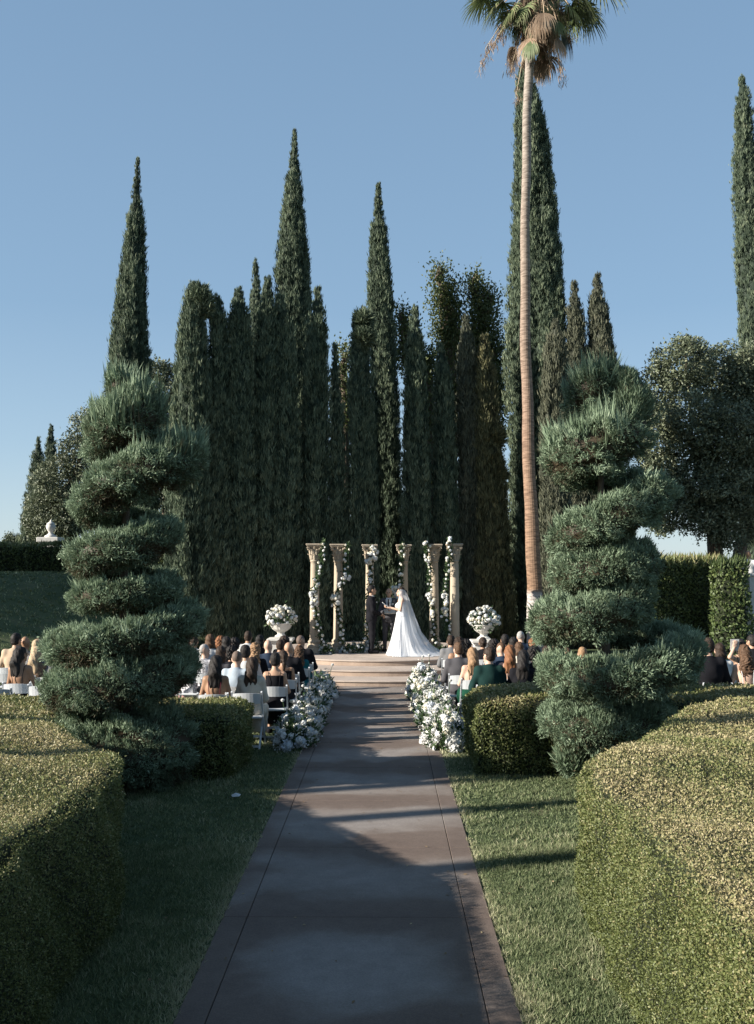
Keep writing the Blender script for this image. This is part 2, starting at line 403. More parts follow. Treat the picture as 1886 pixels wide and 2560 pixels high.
# ------------------------------------------------------------------ round stepped platform
m_stage = simple('stage_plaster', (.42, .32, .25), .85, .16, 2.5, .3, 60)
m_tread = simple('tread_stone', (.44, .365, .31), .85, .14, 2.0, .25, 70)
PC = (0.05, 27.3)
root = empty('stepped_platform', (PC[0], PC[1], 0), label='round three step tan stone platform under the columns', cat='platform')
for kz, (zt, R) in enumerate(((.135, 5.22), (.265, 4.30), (.40, 3.23))):
    zb = 0 if kz == 0 else (.135, .265)[kz-1]
    mb = MB(); mb.lathe([(R-.03, zb-.01), (R-.03, zt-.035), (R-.004, zt-.033), (R, zt-.02), (R-.006, zt-.004), (R-.016, zt)], n=128, cap=True)
    link('step', mb.mesh('step', m_stage if False else m_tread), root)
    mb = MB(); mb.lathe([(R-.024, zb+.002), (R-.024, zt-.036)], n=128, cap=False)
    link('riser', mb.mesh('riser', m_stage), root)

# ------------------------------------------------------------------ cypresses
cy_stops = [(0, (.013, .022, .016)), (.3, (.07, .1, .066)), (.62, (.18, .225, .145)), (1, (.33, .36, .23))]
m_cyp = foliage_mat('cypress_foliage', cy_stops, .16, .65, .15, af=.80)
m_cyo = foliage_mat('cypress_foliage_olive', [(0, (.025, .026, .014)), (.45, (.12, .12, .06)), (.8, (.2, .185, .09)), (1, (.3, .26, .13))], .12, .65, .2, af=.9)
m_cyf = foliage_mat('cypress_foliage_grey', [(0, (.03, .034, .024)), (.45, (.11, .12, .08)), (.8, (.18, .18, .12)), (1, (.26, .24, .17))], .12, .65, .2)
m_bark = simple('bark', (.13, .1, .075), .9, .35, 12, .8, 30, stretch=(1, 1, .25))
def cypress(prof, Yd, label, mat=None, base=None, seed=0, dens=1.0, ridge=.10, group='Italian cypresses behind the columns', top=True, blobs=()):
    """prof: (y pixel, left, right) outline read off the photograph, from the top down, taken at distance Yd"""
    mat = mat or m_cyp
    A = np.array([at((l+r)/2, y, Yd) for y, l, r in prof]); s = F/Yd
    Rr = np.array([max((r-l)/2/s*1.0-.015, .03) for y, l, r in prof])
    zt = A[0, 2]; 
    g0 = float(ground_h(np.array([A[-1, 0]]), np.array([float(Yd)]))[0])
    zk = A[::-1, 2]; xk = A[::-1, 0]; rk = Rr[::-1]
    zk = np.concatenate([[g0+.3], zk]); xk = np.concatenate([[xk[0]], xk]); rk = np.concatenate([[rk[0]*.8], rk])
    if zk[0] >= zk[1]: zk[0] = zk[1]-.5
    bx = xk[0]
    fr = np.random.default_rng(seed+100)
    ks = fr.integers(2, 13, 9); ms = fr.uniform(-1.3, 1.3, 9); ph = fr.uniform(0, 6.28, 9); am = fr.uniform(.5, 1, 9)/np.sqrt(ks)
    def rad(th, z):
        r0 = np.interp(z, zk, rk)
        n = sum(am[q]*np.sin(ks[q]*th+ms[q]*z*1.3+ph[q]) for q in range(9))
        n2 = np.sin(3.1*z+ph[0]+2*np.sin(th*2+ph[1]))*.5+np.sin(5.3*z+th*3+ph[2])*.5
        return r0*(1+ridge*n+.05*n2)+.0, n+.5*n2
    mb = MB()
    zz = np.linspace(zk[0], zt-.05, 60); th = np.arange(20)/20*2*PI
    T, ZZ = np.meshgrid(th, zz, indexing='xy'); R_, _ = rad(T, ZZ); R_ = np.maximum(R_*.84-.02, .01)
    cx = np.interp(ZZ, zk, xk)
    v = np.stack([cx+R_*np.cos(T), Yd+R_*np.sin(T), ZZ], -1).reshape(-1, 3)-np.array([bx, Yd, g0])
    i = np.arange(59)[:, None]*20; j = np.arange(20)[None, :]; j2 = (j+1) % 20
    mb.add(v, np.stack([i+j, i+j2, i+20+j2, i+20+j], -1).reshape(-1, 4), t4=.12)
    area = np.trapezoid(rk, zk)*2*PI if hasattr(np, 'trapezoid') else np.trapz(rk, zk)*2*PI
    nc = int(area*84*dens)
    cz = np.interp(np.sort(fr.uniform(0, 1, nc)), np.linspace(0, 1, 400),
                   np.interp(np.linspace(0, 1, 400), (lambda c: c/c[-1])(np.concatenate([[0], np.cumsum((rk[1:]+rk[:-1])/2*np.diff(zk)+.02*np.diff(zk))])), zk))
    ct = fr.uniform(0, 2*PI, nc)
    cr, nn = rad(ct, cz); cr = cr*fr.uniform(.80, 1.03, nc)
    out = np.stack([np.cos(ct), np.sin(ct), np.zeros(nc)], -1)
    C = np.stack([np.interp(cz, zk, xk), np.full(nc, float(Yd)), cz], -1)+out*np.maximum(cr, .01)[:, None]
    C -= np.array([bx, Yd, g0])
    axis = np.array([0, 0, 1.])+out*.2+fr.normal(0, .10, (nc, 3))
    out2 = out*.7+np.array([0, 0, .2])
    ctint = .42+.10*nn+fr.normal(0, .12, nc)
    thin = cr < .2; big = ~thin
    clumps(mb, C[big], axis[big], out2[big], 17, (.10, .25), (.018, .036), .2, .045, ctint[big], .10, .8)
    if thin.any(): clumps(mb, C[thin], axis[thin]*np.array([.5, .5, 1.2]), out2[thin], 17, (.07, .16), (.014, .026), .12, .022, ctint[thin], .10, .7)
    for (px, py, rr) in blobs:
        c = at(px, py, Yd)-np.array([bx, Yd, g0]); k = int(300*rr/.5)
        o = norm(fr.normal(0, 1, (k, 3))); clumps(mb, c+o*rr*.7, o+np.array([0, 0, .5]), o, 12, (.16, .34), (.03, .05), .25, .06, .5+fr.normal(0, .15, k), .1, .4)
    # tip and stray sprays
    tip = np.array([xk[-1]-bx, 0, zt-g0]); k = 14
    if top: clumps(mb, tip+fr.normal(0, .02, (k, 3))-np.array([0, 0, .22]), np.array([[0, 0, 1.]]*k)+fr.normal(0, .12, (k, 3)), fr.normal(0, 1, (k, 3)), 8, (.14, .34), (.012, .022), .07, .02, np.full(k, .5))
    root = empty('cypress_tree', (bx, Yd, g0), label=label, cat='cypress', group=group)
    link('crown', mb.mesh('cypress_crown', mat), root)
    mt = MB(); mt.tube([(0, 0, -.1), (.02, 0, .8), (0, 0, (zt-g0)*.6)], [.2, .16, .05], 10)
    link('trunk', mt.mesh('cypress_trunk', m_bark), root)
    return root
S = 1.1416
def fv(*rows): return [(y*S, l*S, r*S) for y, l, r in rows]
CYP = [
 (fv((345,300,304),(450,287,311),(600,262,320),(800,240,326),(950,228,336),(1200,225,345)), 34.0, 'very tall tapering cypress rising behind the left spiral topiary', None, (), .1),
 (fv((618,415,440),(700,395,447),(900,378,466),(1050,366,468),(1200,364,470),(1350,362,470)), 31.0, 'broad cypress with a blunt hooked top, leftmost of the dense row', None, ((438*S, 648*S, .26), (446*S, 662*S, .24), (450*S, 680*S, .16)), .1),
 (fv((648,470,484),(700,461,497),(800,455,505),(1000,452,508),(1400,450,510)), 31.6, 'slim cypress directly right of the hooked blunt topped cypress', None, (), .1),
 (fv((632,515,530),(690,505,545),(800,500,555),(1000,497,560),(1400,497,562)), 31.8, 'cypress with round tipped narrow crown, third in the dense left row', None, (), .1),
 (fv((570,557,563),(640,548,572),(760,545,577),(900,543,580),(1400,540,582)), 33.6, 'thin pointed cypress peeping up behind the left row', None, (), .1),
 (fv((608,580,593),(680,568,605),(800,560,612),(1000,555,618),(1400,552,620)), 32.2, 'cypress with small forked tip left of the tall central spire', None, (), .1),
 (fv((285,643,648),(400,628,660),(520,613,672),(600,607,677),(800,603,684),(1000,605,690),(1300,605,690)), 35.5, 'second tallest cypress spire, left of centre against the sky', None, (), .1),
 (fv((648,608,622),(720,600,640),(850,594,650),(1000,592,656),(1400,590,658)), 32.0, 'dark shaded cypress in front of the left central spire', None, (), .1),
 (fv((630,690,702),(700,677,712),(800,668,717),(1000,662,722),(1400,658,726)), 32.4, 'cypress hugging the right flank of the left central spire', None, (), .1),
 (fv((750,730,737),(820,724,745),(950,722,755),(1100,722,762),(1400,720,765)), 32.8, 'short narrow dark cypress in the dip of the skyline left of centre', None, (), .1),
 (fv((690,772,784),(760,767,795),(900,765,800),(1100,765,806),(1400,765,812)), 32.2, 'twin topped dark cypress just left of the middle spire', None, ((796*S, 700*S, .25), (797*S, 740*S, .3)), .1),
 (fv((672,792,800),(740,786,810),(900,784,818),(1100,784,824),(1400,784,828)), 32.6, 'dark cypress leaning on the middle spire', None, (), .1),
 (fv((403,826,832),(480,817,842),(600,806,856),(720,808,864),(900,815,874),(1100,820,880),(1400,820,884)), 35.0, 'middle cypress spire in two pale lit strips', None, (), .1),
 (fv((672,903,915),(740,892,925),(850,886,934),(1000,883,942),(1400,880,948)), 32.2, 'tapered cypress right of the middle spire behind the bride', None, (), .1),
 (fv((755,960,972),(820,953,986),(950,950,996),(1100,950,1002),(1400,948,1006)), 32.4, 'short rounded cypress above the bride and the fourth column', None, (), .1),
 (fv((690,1014,1026),(760,1005,1040),(900,1002,1046),(1050,1003,1050),(1400,1000,1054)), 33.0, 'pale grey green cypress in front of the loose poplars', m_cyf, (), .1),
 (fv((735,1053,1067),(800,1042,1080),(900,1038,1092),(1050,1038,1105),(1200,1036,1118),(1400,1032,1130)), 32.0, 'olive yellow ragged cypress left of the palm trunk', m_cyo, ((1080*S, 960*S, .4), (1082*S, 1040*S, .45), (1075*S, 1010*S, .4)), .14),
 (fv((150,1138,1158),(250,1132,1190),(400,1126,1214),(520,1122,1225),(620,1117,1236),(740,1114,1243),(900,1118,1245),(1100,1118,1240),(1400,1115,1240)), 34.0, 'enormous cypress rising behind the palm trunk to its fronds', None, (), .12),
 (fv((700,1212,1222),(760,1196,1238),(850,1186,1244),(950,1185,1240),(1200,1188,1250),(1400,1188,1260)), 31.0, 'brownish thin ragged cypress between palm and right spiral topiary', m_cyf, (), .16),
 (fv((618,1252,1264),(680,1245,1275),(800,1240,1286),(1000,1238,1292),(1400,1236,1298)), 33.0, 'narrow cypress, left one of the pair above the right spiral', m_cyf, (), .12),
 (fv((600,1303,1314),(660,1293,1326),(760,1287,1345),(900,1285,1358),(1100,1285,1365),(1400,1285,1370)), 33.0, 'pointed cypress, right one of the pair above the right spiral', m_cyf, (), .12),
 (fv((165,1620,1630),(240,1611,1645),(400,1607,1664),(600,1614,1680),(760,1622,1690),(1000,1630,1695),(1200,1630,1695)), 45.0, 'tall cypress cut off by the right edge of the view', None, (), .12),
 (fv((958,82,88),(1000,72,94),(1060,62,104),(1120,52,112),(1200,45,118)), 52.0, 'small far cypress on the left hill, the lower one', None, (), .1),
 (fv((930,110,116),(970,102,121),(1050,97,126),(1120,94,130),(1200,92,132)), 54.0, 'small far cypress on the left hill, the taller one', None, (), .1),
]
for k, (pr, Yd, lab, mt_, bl, rg) in enumerate(CYP):
    if 31 <= Yd < 33.1 and k < 17 or k == 1:
        xb = (pr[-1][1]+pr[-1][2])/2; Yd = 30.1+.30*((xb-966)/78+5)+(Yd-32)*.25
    cypress(pr, Yd, lab, mt_, seed=k, blobs=bl, ridge=rg, dens=(1.0 if Yd < 45 else .6))

# ------------------------------------------------------------------ leafy trees
def leaf_tree(name, label, base, trunk_pts, trunk_r, blobs, mat, nleaf, Ls=(.10, .18), Ws=(.05, .09), cat='tree', limbs=8, seed=1, jit=.25, tip=.0, group=None):
    """blobs: list of (centre xyz, radius xyz) of leaf masses, world; leaves in clumps through the shell of each mass"""
    fr = np.random.default_rng(seed); base = np.array(base, float)
    root = empty(name, base, label=label, cat=cat, group=group)
    mb = MB(); vol = np.array([np.prod(r)**(2/3) for c, r in blobs]); vol /= vol.sum()
    for (c, r), q in zip(blobs, vol):
        n = max(6, int(nleaf*q/16)); o = norm(fr.normal(0, 1, (n, 3)))
        rr = fr.uniform(.25, 1.0, n)**.45*(1+.22*np.sin(o[:, 0]*5+c[0])*np.sin(o[:, 2]*6+c[2])*np.sin(o[:, 1]*5))
        C = np.array(c)-base+o*np.array(r)*rr[:, None]
        ax = o*.6+np.array([0, 0, tip])+fr.normal(0, .5, (n, 3))
        clumps(mb, C, ax, o+np.array([0, 0, .5]), 16, Ls, Ws, .8, jit*.5, .45+.12*fr.normal(0, 1, n)+.15*(rr-.8), .12, 1.1)
    link('crown', mb.mesh('leaf_crown', mat), root)
    mt = MB(); tp = np.array(trunk_pts, float)-base; mt.tube(tp, np.linspace(trunk_r, trunk_r*.45, len(tp)), 10)
    link('trunk', mt.mesh('tree_trunk', m_bark), root)
    ml = MB()
    for k in range(min(limbs, len(blobs))):
        c, r = blobs[fr.integers(len(blobs))]; e = np.array(c)-base; s0 = tp[len(tp)//2+int(fr.integers(0, len(tp)-len(tp)//2))]
        mid = (s0+e)/2+np.array([0, 0, -.15])*np.linalg.norm(e-s0)+fr.normal(0, .15, 3)
        ml.tube([s0, (s0+mid)/2, mid, (mid+e)/2, e], [trunk_r*.4, trunk_r*.3, trunk_r*.2, trunk_r*.12, .02], 6)
    link('limbs', ml.mesh('tree_limbs', m_bark), root)
    return root
m_oak = foliage_mat('oak_leaves', [(0, (.028, .038, .018)), (.45, (.125, .15, .09)), (.8, (.25, .275, .17)), (1, (.38, .39, .26))], .18, .5, .4)
m_pop = foliage_mat('poplar_leaves', [(0, (.03, .05, .012)), (.45, (.08, .105, .035)), (.8, (.17, .19, .06)), (1, (.26, .26, .07))], .35, .5, .4)
m_vine = foliage_mat('vine_leaves', [(0, (.03, .05, .02)), (.45, (.08, .12, .04)), (.8, (.15, .19, .07)), (1, (.22, .24, .1))], .3, .5, .4)
def B(px, py, Yd, rx, rz, ry=None): 
    s = F/Yd; return (tuple(at(px*S, py*S, Yd)), (rx*S/s, (ry or rx)*S/s, rz*S/s))
# oak right
ob = [B(1500,800,38,70,55), B(1440,850,38,50,60), B(1580,830,39,80,75), B(1640,830,39,60,80), B(1440,960,37.5,55,70), B(1520,930,37,80,80), B(1600,960,37,90,80),
      B(1660,960,38,70,90), B(1450,1060,37,50,60), B(1530,1060,37,80,60), B(1610,1080,37,80,65), B(1480,1120,37,55,45), B(1560,1140,37,60,45), B(1640,1130,38,60,60), B(1700,900,39,80,120), B(1425,1040,38,30,50), B(1500,760,38,30,22), B(1400,905,38,22,50),B(1600,1180,37,30,22),B(1450,1150,37,22,25)]
tb = at(1575*S, 1240*S, 38)
leaf_tree('oak_tree', 'large spreading evergreen oak behind the right hedge', (tb[0], 38, 0), [(tb[0], 38, 0), (tb[0]-.1, 38, 2.5), (tb[0]-.2, 38, 4.5), (tb[0]-.6, 38, 7)], .4, ob, m_oak, 84000, limbs=14, seed=3)
tb = at(1612*S, 1240*S, 39)
leaf_tree('oak_tree', 'second dark evergreen oak at the right edge, trunk leaning right', (tb[0], 39.5, 0), [(tb[0], 39.5, 0), (tb[0]+.1, 39.5, 2.2), (tb[0]+.5, 39.5, 4), (tb[0]+1.2, 39.5, 6)], .36,
          [B(1680,1060,40,60,70), B(1650,1000,40,60,60), B(1700,860,41,70,90), B(1740,980,40,60,90)], m_oak, 30000, limbs=5, seed=4)
# oak left on the hill
tb = at(150*S, 1180*S, 46)
gz = float(ground_h(np.array([tb[0]]), np.array([46.]))[0])
leaf_tree('oak_tree', 'rounded grey green oak on the left hill behind the urn', (tb[0], 46, gz), [(tb[0], 46, gz), (tb[0], 46, gz+2), (tb[0]+.2, 46, gz+4.5)], .35,
          [B(120,1060,46,45,55), B(165,1000,46,40,60), B(190,930,46,30,35), B(100,1120,46,45,45), B(160,1110,46,60,60), B(205,1020,46,40,80), B(140,1150,46,60,35), B(75,1150,46,20,30)], m_oak, 26000, limbs=8, seed=5)
tb = at(355*S, 1180*S, 42)
leaf_tree('oak_tree', 'broadleaf tree showing between the tallest left cypress and the row', (tb[0], 42, .4), [(tb[0], 42, .4), (tb[0], 42, 3), (tb[0]+.2, 42, 6.5)], .3,
          [B(350,820,42,28,30), B(375,850,42,20,40), B(345,900,42,35,50), B(365,970,42,35,60), B(340,1050,42,40,70)], m_oak, 14000, limbs=6, seed=6)
tb = at(32*S, 1190*S, 80); gz = 2.4
leaf_tree('oak_tree', 'tiny distant tree on the horizon at far left', (tb[0], 80, gz), [(tb[0], 80, gz), (tb[0], 80, gz+.8)], .15, [B(30,1178,80,16,9), B(42,1182,80,12,7), B(18,1183,80,9,6)], m_oak, 2500, limbs=2, seed=7)
# poplars
def poplar(label, pts, Yd, seed, n):
    bl = [B(px, py, Yd, rx, rz) for px, py, rx, rz in pts]
    b0 = at(pts[-1][0]*S, 1500*S, Yd); tr = [(b0[0], Yd, 0)]+[tuple(at(px*S, py*S, Yd)) for px, py, rx, rz in pts[::-1]]
    leaf_tree('poplar_tree', label, (b0[0], Yd, 0), tr, .22, bl, m_pop, n, Ls=(.08, .15), Ws=(.05, .09), limbs=7, seed=seed, jit=.42, tip=1.2, group='loose poplars behind the cypress row')
poplar('light green loose poplar with bent feathery tip, left one', [(965,585,8,22),(958,610,9,16),(975,640,22,28),(965,660,18,20),(992,680,20,30),(975,720,20,32),(1000,720,18,30),(985,770,22,40),(990,840,24,45),(990,930,26,60)], 38, 11, 11000)
poplar('yellow green loose poplar with rounded top beside the palm', [(1043,605,9,18),(1030,630,12,14),(1050,650,24,30),(1075,655,14,20),(1060,700,34,40),(1045,750,34,40),(1085,770,25,40),(1065,820,38,50),(1090,860,25,40),(1075,920,36,60)], 38.5, 12, 16000)
poplar('small sunlit poplar tip beside the middle cypress spire', [(878,685,9,10),(886,710,13,16),(890,745,15,24),(885,790,12,25),(935,790,16,25),(940,850,14,50),(945,930,12,60),(950,1060,10,80)], 37, 13, 8000)
poplar('pale bush top between the short dark cypress and its twin', [(757,775,8,16),(752,830,9,30),(755,900,9,50),(1110,960,16,30),(1112,920,12,30)][:3], 37.5, 14, 2500)

# ------------------------------------------------------------------ palm
palm = empty('palm_tree', (0, 0, 0), label='tall fan palm with brown skirt rising above the garden', cat='palm')
PY = 28.0
ctr = [(1172,1425,19),(1171,1330,17.5),(1172,1280,16),(1167,1200,15.5),(1160,1050,13.5),(1156,900,12.5),(1152,780,11.5),(1150,600,10.5),(1152,400,9.8),(1155,250,9.6),(1159,150,9.6),(1164,60,10.5)]
K = np.array([at(px*S, py*S, PY) for px, py, r in ctr]); Rk = np.array([r*S/(F/PY) for *_, r in ctr]); K[0, 2] = 0
palm.location = (K[0, 0], PY, 0)
zz = np.linspace(0, K[-1, 2], 420); px_ = np.interp(zz, K[:, 2], K[:, 0]); rr = np.interp(zz, K[:, 2], Rk)
saw = (zz/.115+.35*np.sin(zz*1.1)) % 1; rr = rr*(1+.028*saw+.012*np.sin(zz*7)+.015*np.sin(zz*2.3)); px_ = px_+.012*np.sin(zz*1.9)
m_ptr, nt, b = new_mat('palm_trunk')
tc = nt.nodes.new('ShaderNodeTexCoord'); sp = nt.nodes.new('ShaderNodeSeparateXYZ'); nt.links.new(tc.outputs['Object'], sp.inputs[0])
rz = ramp(nt, [(0, (.36, .34, .32)), (.105, (.38, .35, .33)), (.112, (.21, .13, .08)), (.35, (.23, .15, .105)), (.6, (.25, .195, .155)), (1, (.27, .24, .21))])
mr = nt.nodes.new('ShaderNodeMath'); mr.operation = 'DIVIDE'; mr.inputs[1].default_value = 18.0; nt.links.new(sp.outputs['Z'], mr.inputs[0]); nt.links.new(mr.outputs[0], rz.inputs['Fac'])
mp = nt.nodes.new('ShaderNodeMapping'); mp.inputs['Scale'].default_value = (3, 3, 16); nt.links.new(tc.outputs['Object'], mp.inputs[0])
nn = nt.nodes.new('ShaderNodeTexNoise'); nn.inputs['Scale'].default_value = 1.6; nn.inputs['Detail'].default_value = 6; nt.links.new(mp.outputs[0], nn.inputs['Vector'])
r3 = ramp(nt, [(.35, (.55, .52, .5)), (.6, (1.1, 1.1, 1.1))]); nt.links.new(nn.outputs['Fac'], r3.inputs['Fac'])
mm = nt.nodes.new('ShaderNodeMixRGB'); mm.blend_type = 'MULTIPLY'; mm.inputs['Fac'].default_value = 1; nt.links.new(rz.outputs[0], mm.inputs[1]); nt.links.new(r3.outputs[0], mm.inputs[2]); nt.links.new(mm.outputs[0], b.inputs['Base Color'])
b.inputs['Roughness'].default_value = .9
bp = nt.nodes.new('ShaderNodeBump'); bp.inputs['Strength'].default_value = .7; bp.inputs['Distance'].default_value = .03; nt.links.new(nn.outputs['Fac'], bp.inputs['Height']); nt.links.new(bp.outputs['Normal'], b.inputs['Normal'])
mb = MB(); mb.tube(np.stack([px_-K[0, 0], 0*zz, zz], -1), rr, 20); link('trunk', mb.mesh('palm_trunk', m_ptr, smooth=False), palm)
m_pg = foliage_mat('palm_green', [(0, (.03, .05, .02)), (.5, (.11, .15, .06)), (.85, (.24, .25, .12)), (1, (.4, .35, .2))], .2, .5, .4)
m_pb = foliage_mat('palm_dead', [(0, (.09, .065, .045)), (.5, (.3, .21, .145)), (1, (.58, .47, .35))], .2, .8, .2)
m_pet = simple('palm_petiole', (.36, .27, .18), .6, .2, 5)
pc = at(1180*S, -36*S, PY)-np.array([K[0, 0], PY, 0])
def frond(parent, az, el, Lp, Rf, droop, mat, seed, name, t0=.5, start=None, fan=2.1):
    fr = np.random.default_rng(seed); s0 = pc if start is None else start
    o = np.array([math.cos(az), math.sin(az), 0])
    d = o*math.cos(el)+np.array([0, 0, math.sin(el)])
    pts = [s0+o*.18]; dd = d.copy()
    for k in range(6): pts.append(pts[-1]+dd*Lp/6); dd = norm(dd+np.array([0, 0, -droop*.12]))
    mbp = MB(); mbp.tube(pts, np.linspace(.03, .014, 7), 5)
    hub = pts[-1]; side = norm(np.cross(dd, np.array([0, 0, 1.]))+1e-6); nn_ = np.cross(side, dd)
    mbf = MB(); nb = 30
    for k in range(nb):
        a = (k/(nb-1)-.5)*2*fan*fr.uniform(.9, 1.1)
        v = norm(dd*math.cos(a)+side*math.sin(a)+nn_*(.25-.1*abs(a)))
        L = Rf*(1-.22*abs(a)/2.1)*fr.uniform(.85, 1.08)
        P = [hub]; vv = v
        for q in range(4): vv = norm(vv+np.array([0, 0, -.08-.15*q*droop])); P.append(P[-1]+vv*L/4)
        P = np.array(P); sd_ = norm(np.cross(v, nn_)+1e-6); Wd = np.array([.010, .022, .022, .013, .001])*Rf
        vs = np.concatenate([P+sd_*Wd[:, None], P-sd_*Wd[:, None]])
        mbf.add(vs, [[q, q+1, q+6, q+5] for q in range(4)], t4=np.clip(t0+.3*(np.arange(4)/4)+fr.normal(0, .1), 0, 1))
    # stalk and blades are one frond: stalk is its child part
    f = link(name, mbf.mesh(name, mat), parent)
    st = link('stalk', mbp.mesh('frond_stalk', m_pet), f)
fr = np.random.default_rng(77)
for az, el, Lp_, Rf_ in ((.1,-.2,1.35,1.0),(-.35,-.3,1.2,.95),(.5,.05,1.6,1.1),(-.1,.25,1.6,1.2),(-.7,-.7,1.3,.9),(3.2,-.35,1.35,.95),(3.5,-.75,1.2,.85),(3.0,.1,1.5,1.0),(-2.4,-.95,1.1,.75),(-1.3,-1.1,.9,.7),(-.5,-1.05,1.1,.8)):
    frond(palm, az, el, Lp_, Rf_, 1.1, m_pg, int(500+az*100+el*10), 'frond', .5)
for k in range(28):
    az = k*2.399+fr.uniform(-.2, .2); el = (0.95-1.15*((k*0.618) % 1)); frond(palm, az, el, fr.uniform(.95, 1.5), fr.uniform(.75, 1.05), .8+.5*fr.random(), m_pg, 200+k, 'frond', .35)
for k in range(24):
    az = k*2.399+fr.uniform(-.6, .6); frond(palm, az, fr.uniform(-1.25, -.3), fr.uniform(.35, 1.35), fr.uniform(.6, .9), 2.6, m_pb if k % 3 else m_pg, 300+k, 'dead_frond', .4, start=pc+np.array([0, 0, -.2-.9*fr.random()]), fan=fr.uniform(.7, 1.6))
# hanging fruit stalks
mb = MB(); ms = MB()
for (tx, ty, n_) in ((1050,150,1),(1062,110,1),(1085,90,1),(1235,170,1),(1228,150,1),(1130,215,1),(1120,150,1),(1255,80,1),(1205,140,1)):
    e = at(tx*S, ty*S, PY+fr.uniform(-.8, .3))-np.array([K[0, 0], PY, 0]); mid = (pc+e)/2+np.array([0, 0, .35]); t = np.linspace(0, 1, 12)[:, None]
    cv = (1-t)**2*(pc+np.array([0, 0, -.1]))+2*t*(1-t)*mid+t*t*e; mb.tube(cv, np.linspace(.03, .008, 12), 5)
    idx = fr.integers(3, 12, 26)
    C = cv[idx]+fr.normal(0, .06, (26, 3))+np.array([0, 0, -.1]); clumps(ms, C, np.tile([0, 0, -1.], (26, 1)), fr.normal(0, 1, (26, 3)), 7, (.1, .28), (.012, .03), .35, .05, np.full(26, .55))
link('fruit_stalk', mb.mesh('fruit_stalks', simple('stalk_tan', (.5, .4, .28), .8)), palm); link('fruit_cluster', ms.mesh('fruit_clusters', m_pb), palm)
mb = MB(); nC = 520; ct = fr.uniform(0, 2*PI, nC); cz = fr.uniform(-1.9, -.2, nC); cr_ = (.14+.52*fr.random(nC)**.7)*np.sin(np.clip((cz+2.05)/1.8, 0, 1)*PI*.8)
C = np.stack([np.cos(ct)*cr_, np.sin(ct)*cr_, cz], -1)+pc; o = np.stack([np.cos(ct), np.sin(ct), 0*ct], -1)
C[:, 0] += .10*fr.random(nC); clumps(mb, C, np.tile([0, 0, -1.], (nC, 1))+o*.22, o, 8, (.25, .6), (.014, .034), .24, .08, fr.uniform(.1, .8, nC), .15, .9)
link('skirt', mb.mesh('palm_skirt', m_pb), palm)
# ------------------------------------------------------------------ hedges
box_stops = [(0, (.02, .03, .012)), (.3, (.09, .115, .035)), (.52, (.18, .205, .07)), (.72, (.36, .315, .155)), (1, (.55, .45, .28))]
m_box = foliage_mat('boxwood_leaves', box_stops, .25, .5, .4)
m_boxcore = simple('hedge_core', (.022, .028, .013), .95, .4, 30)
def poly_area_pts(poly, n):
    P = np.array(poly); lo, hi = P.min(0), P.max(0); out = []
    tot = 0
    while tot < n:
        q = rng.uniform(lo, hi, (n*2, 2)); ins = np.zeros(len(q), bool)
        for k in range(len(P)):
            a, b_ = P[k], P[k-1]
            c = (a[1] > q[:, 1]) != (b_[1] > q[:, 1])
            ins ^= c & (q[:, 0] < (b_[0]-a[0])*(q[:, 1]-a[1])/(b_[1]-a[1]+1e-12)+a[0])
        out.append(q[ins]); tot += ins.sum()
    return np.concatenate(out)[:n]
def seg_dist(q, poly):
    P = np.array(poly); d = np.full(len(q), 9.); nn_ = np.zeros((len(q), 2))
    for k in range(len(P)):
        a, b_ = P[k-1], P[k]; ab = b_-a; t = np.clip(((q-a)@ab)/(ab@ab), 0, 1); v = q-a-t[:, None]*ab; e = np.linalg.norm(v, axis=1)
        m = e < d; d[m] = e[m]; nn_[m] = v[m]/(e[m, None]+1e-6)
    return d, nn_          # nn_ points inward
def area2(P): P = np.array(P); return abs(np.sum(P[:, 0]*np.roll(P[:, 1], 1)-P[:, 1]*np.roll(P[:, 0], 1)))/2
def chaikin(P, it=2):
    P = np.array(P, float)
    for _ in range(it):
        Q = np.roll(P, -1, 0); P = np.stack([.75*P+.25*Q, .25*P+.75*Q], 1).reshape(-1, 2)
    return P
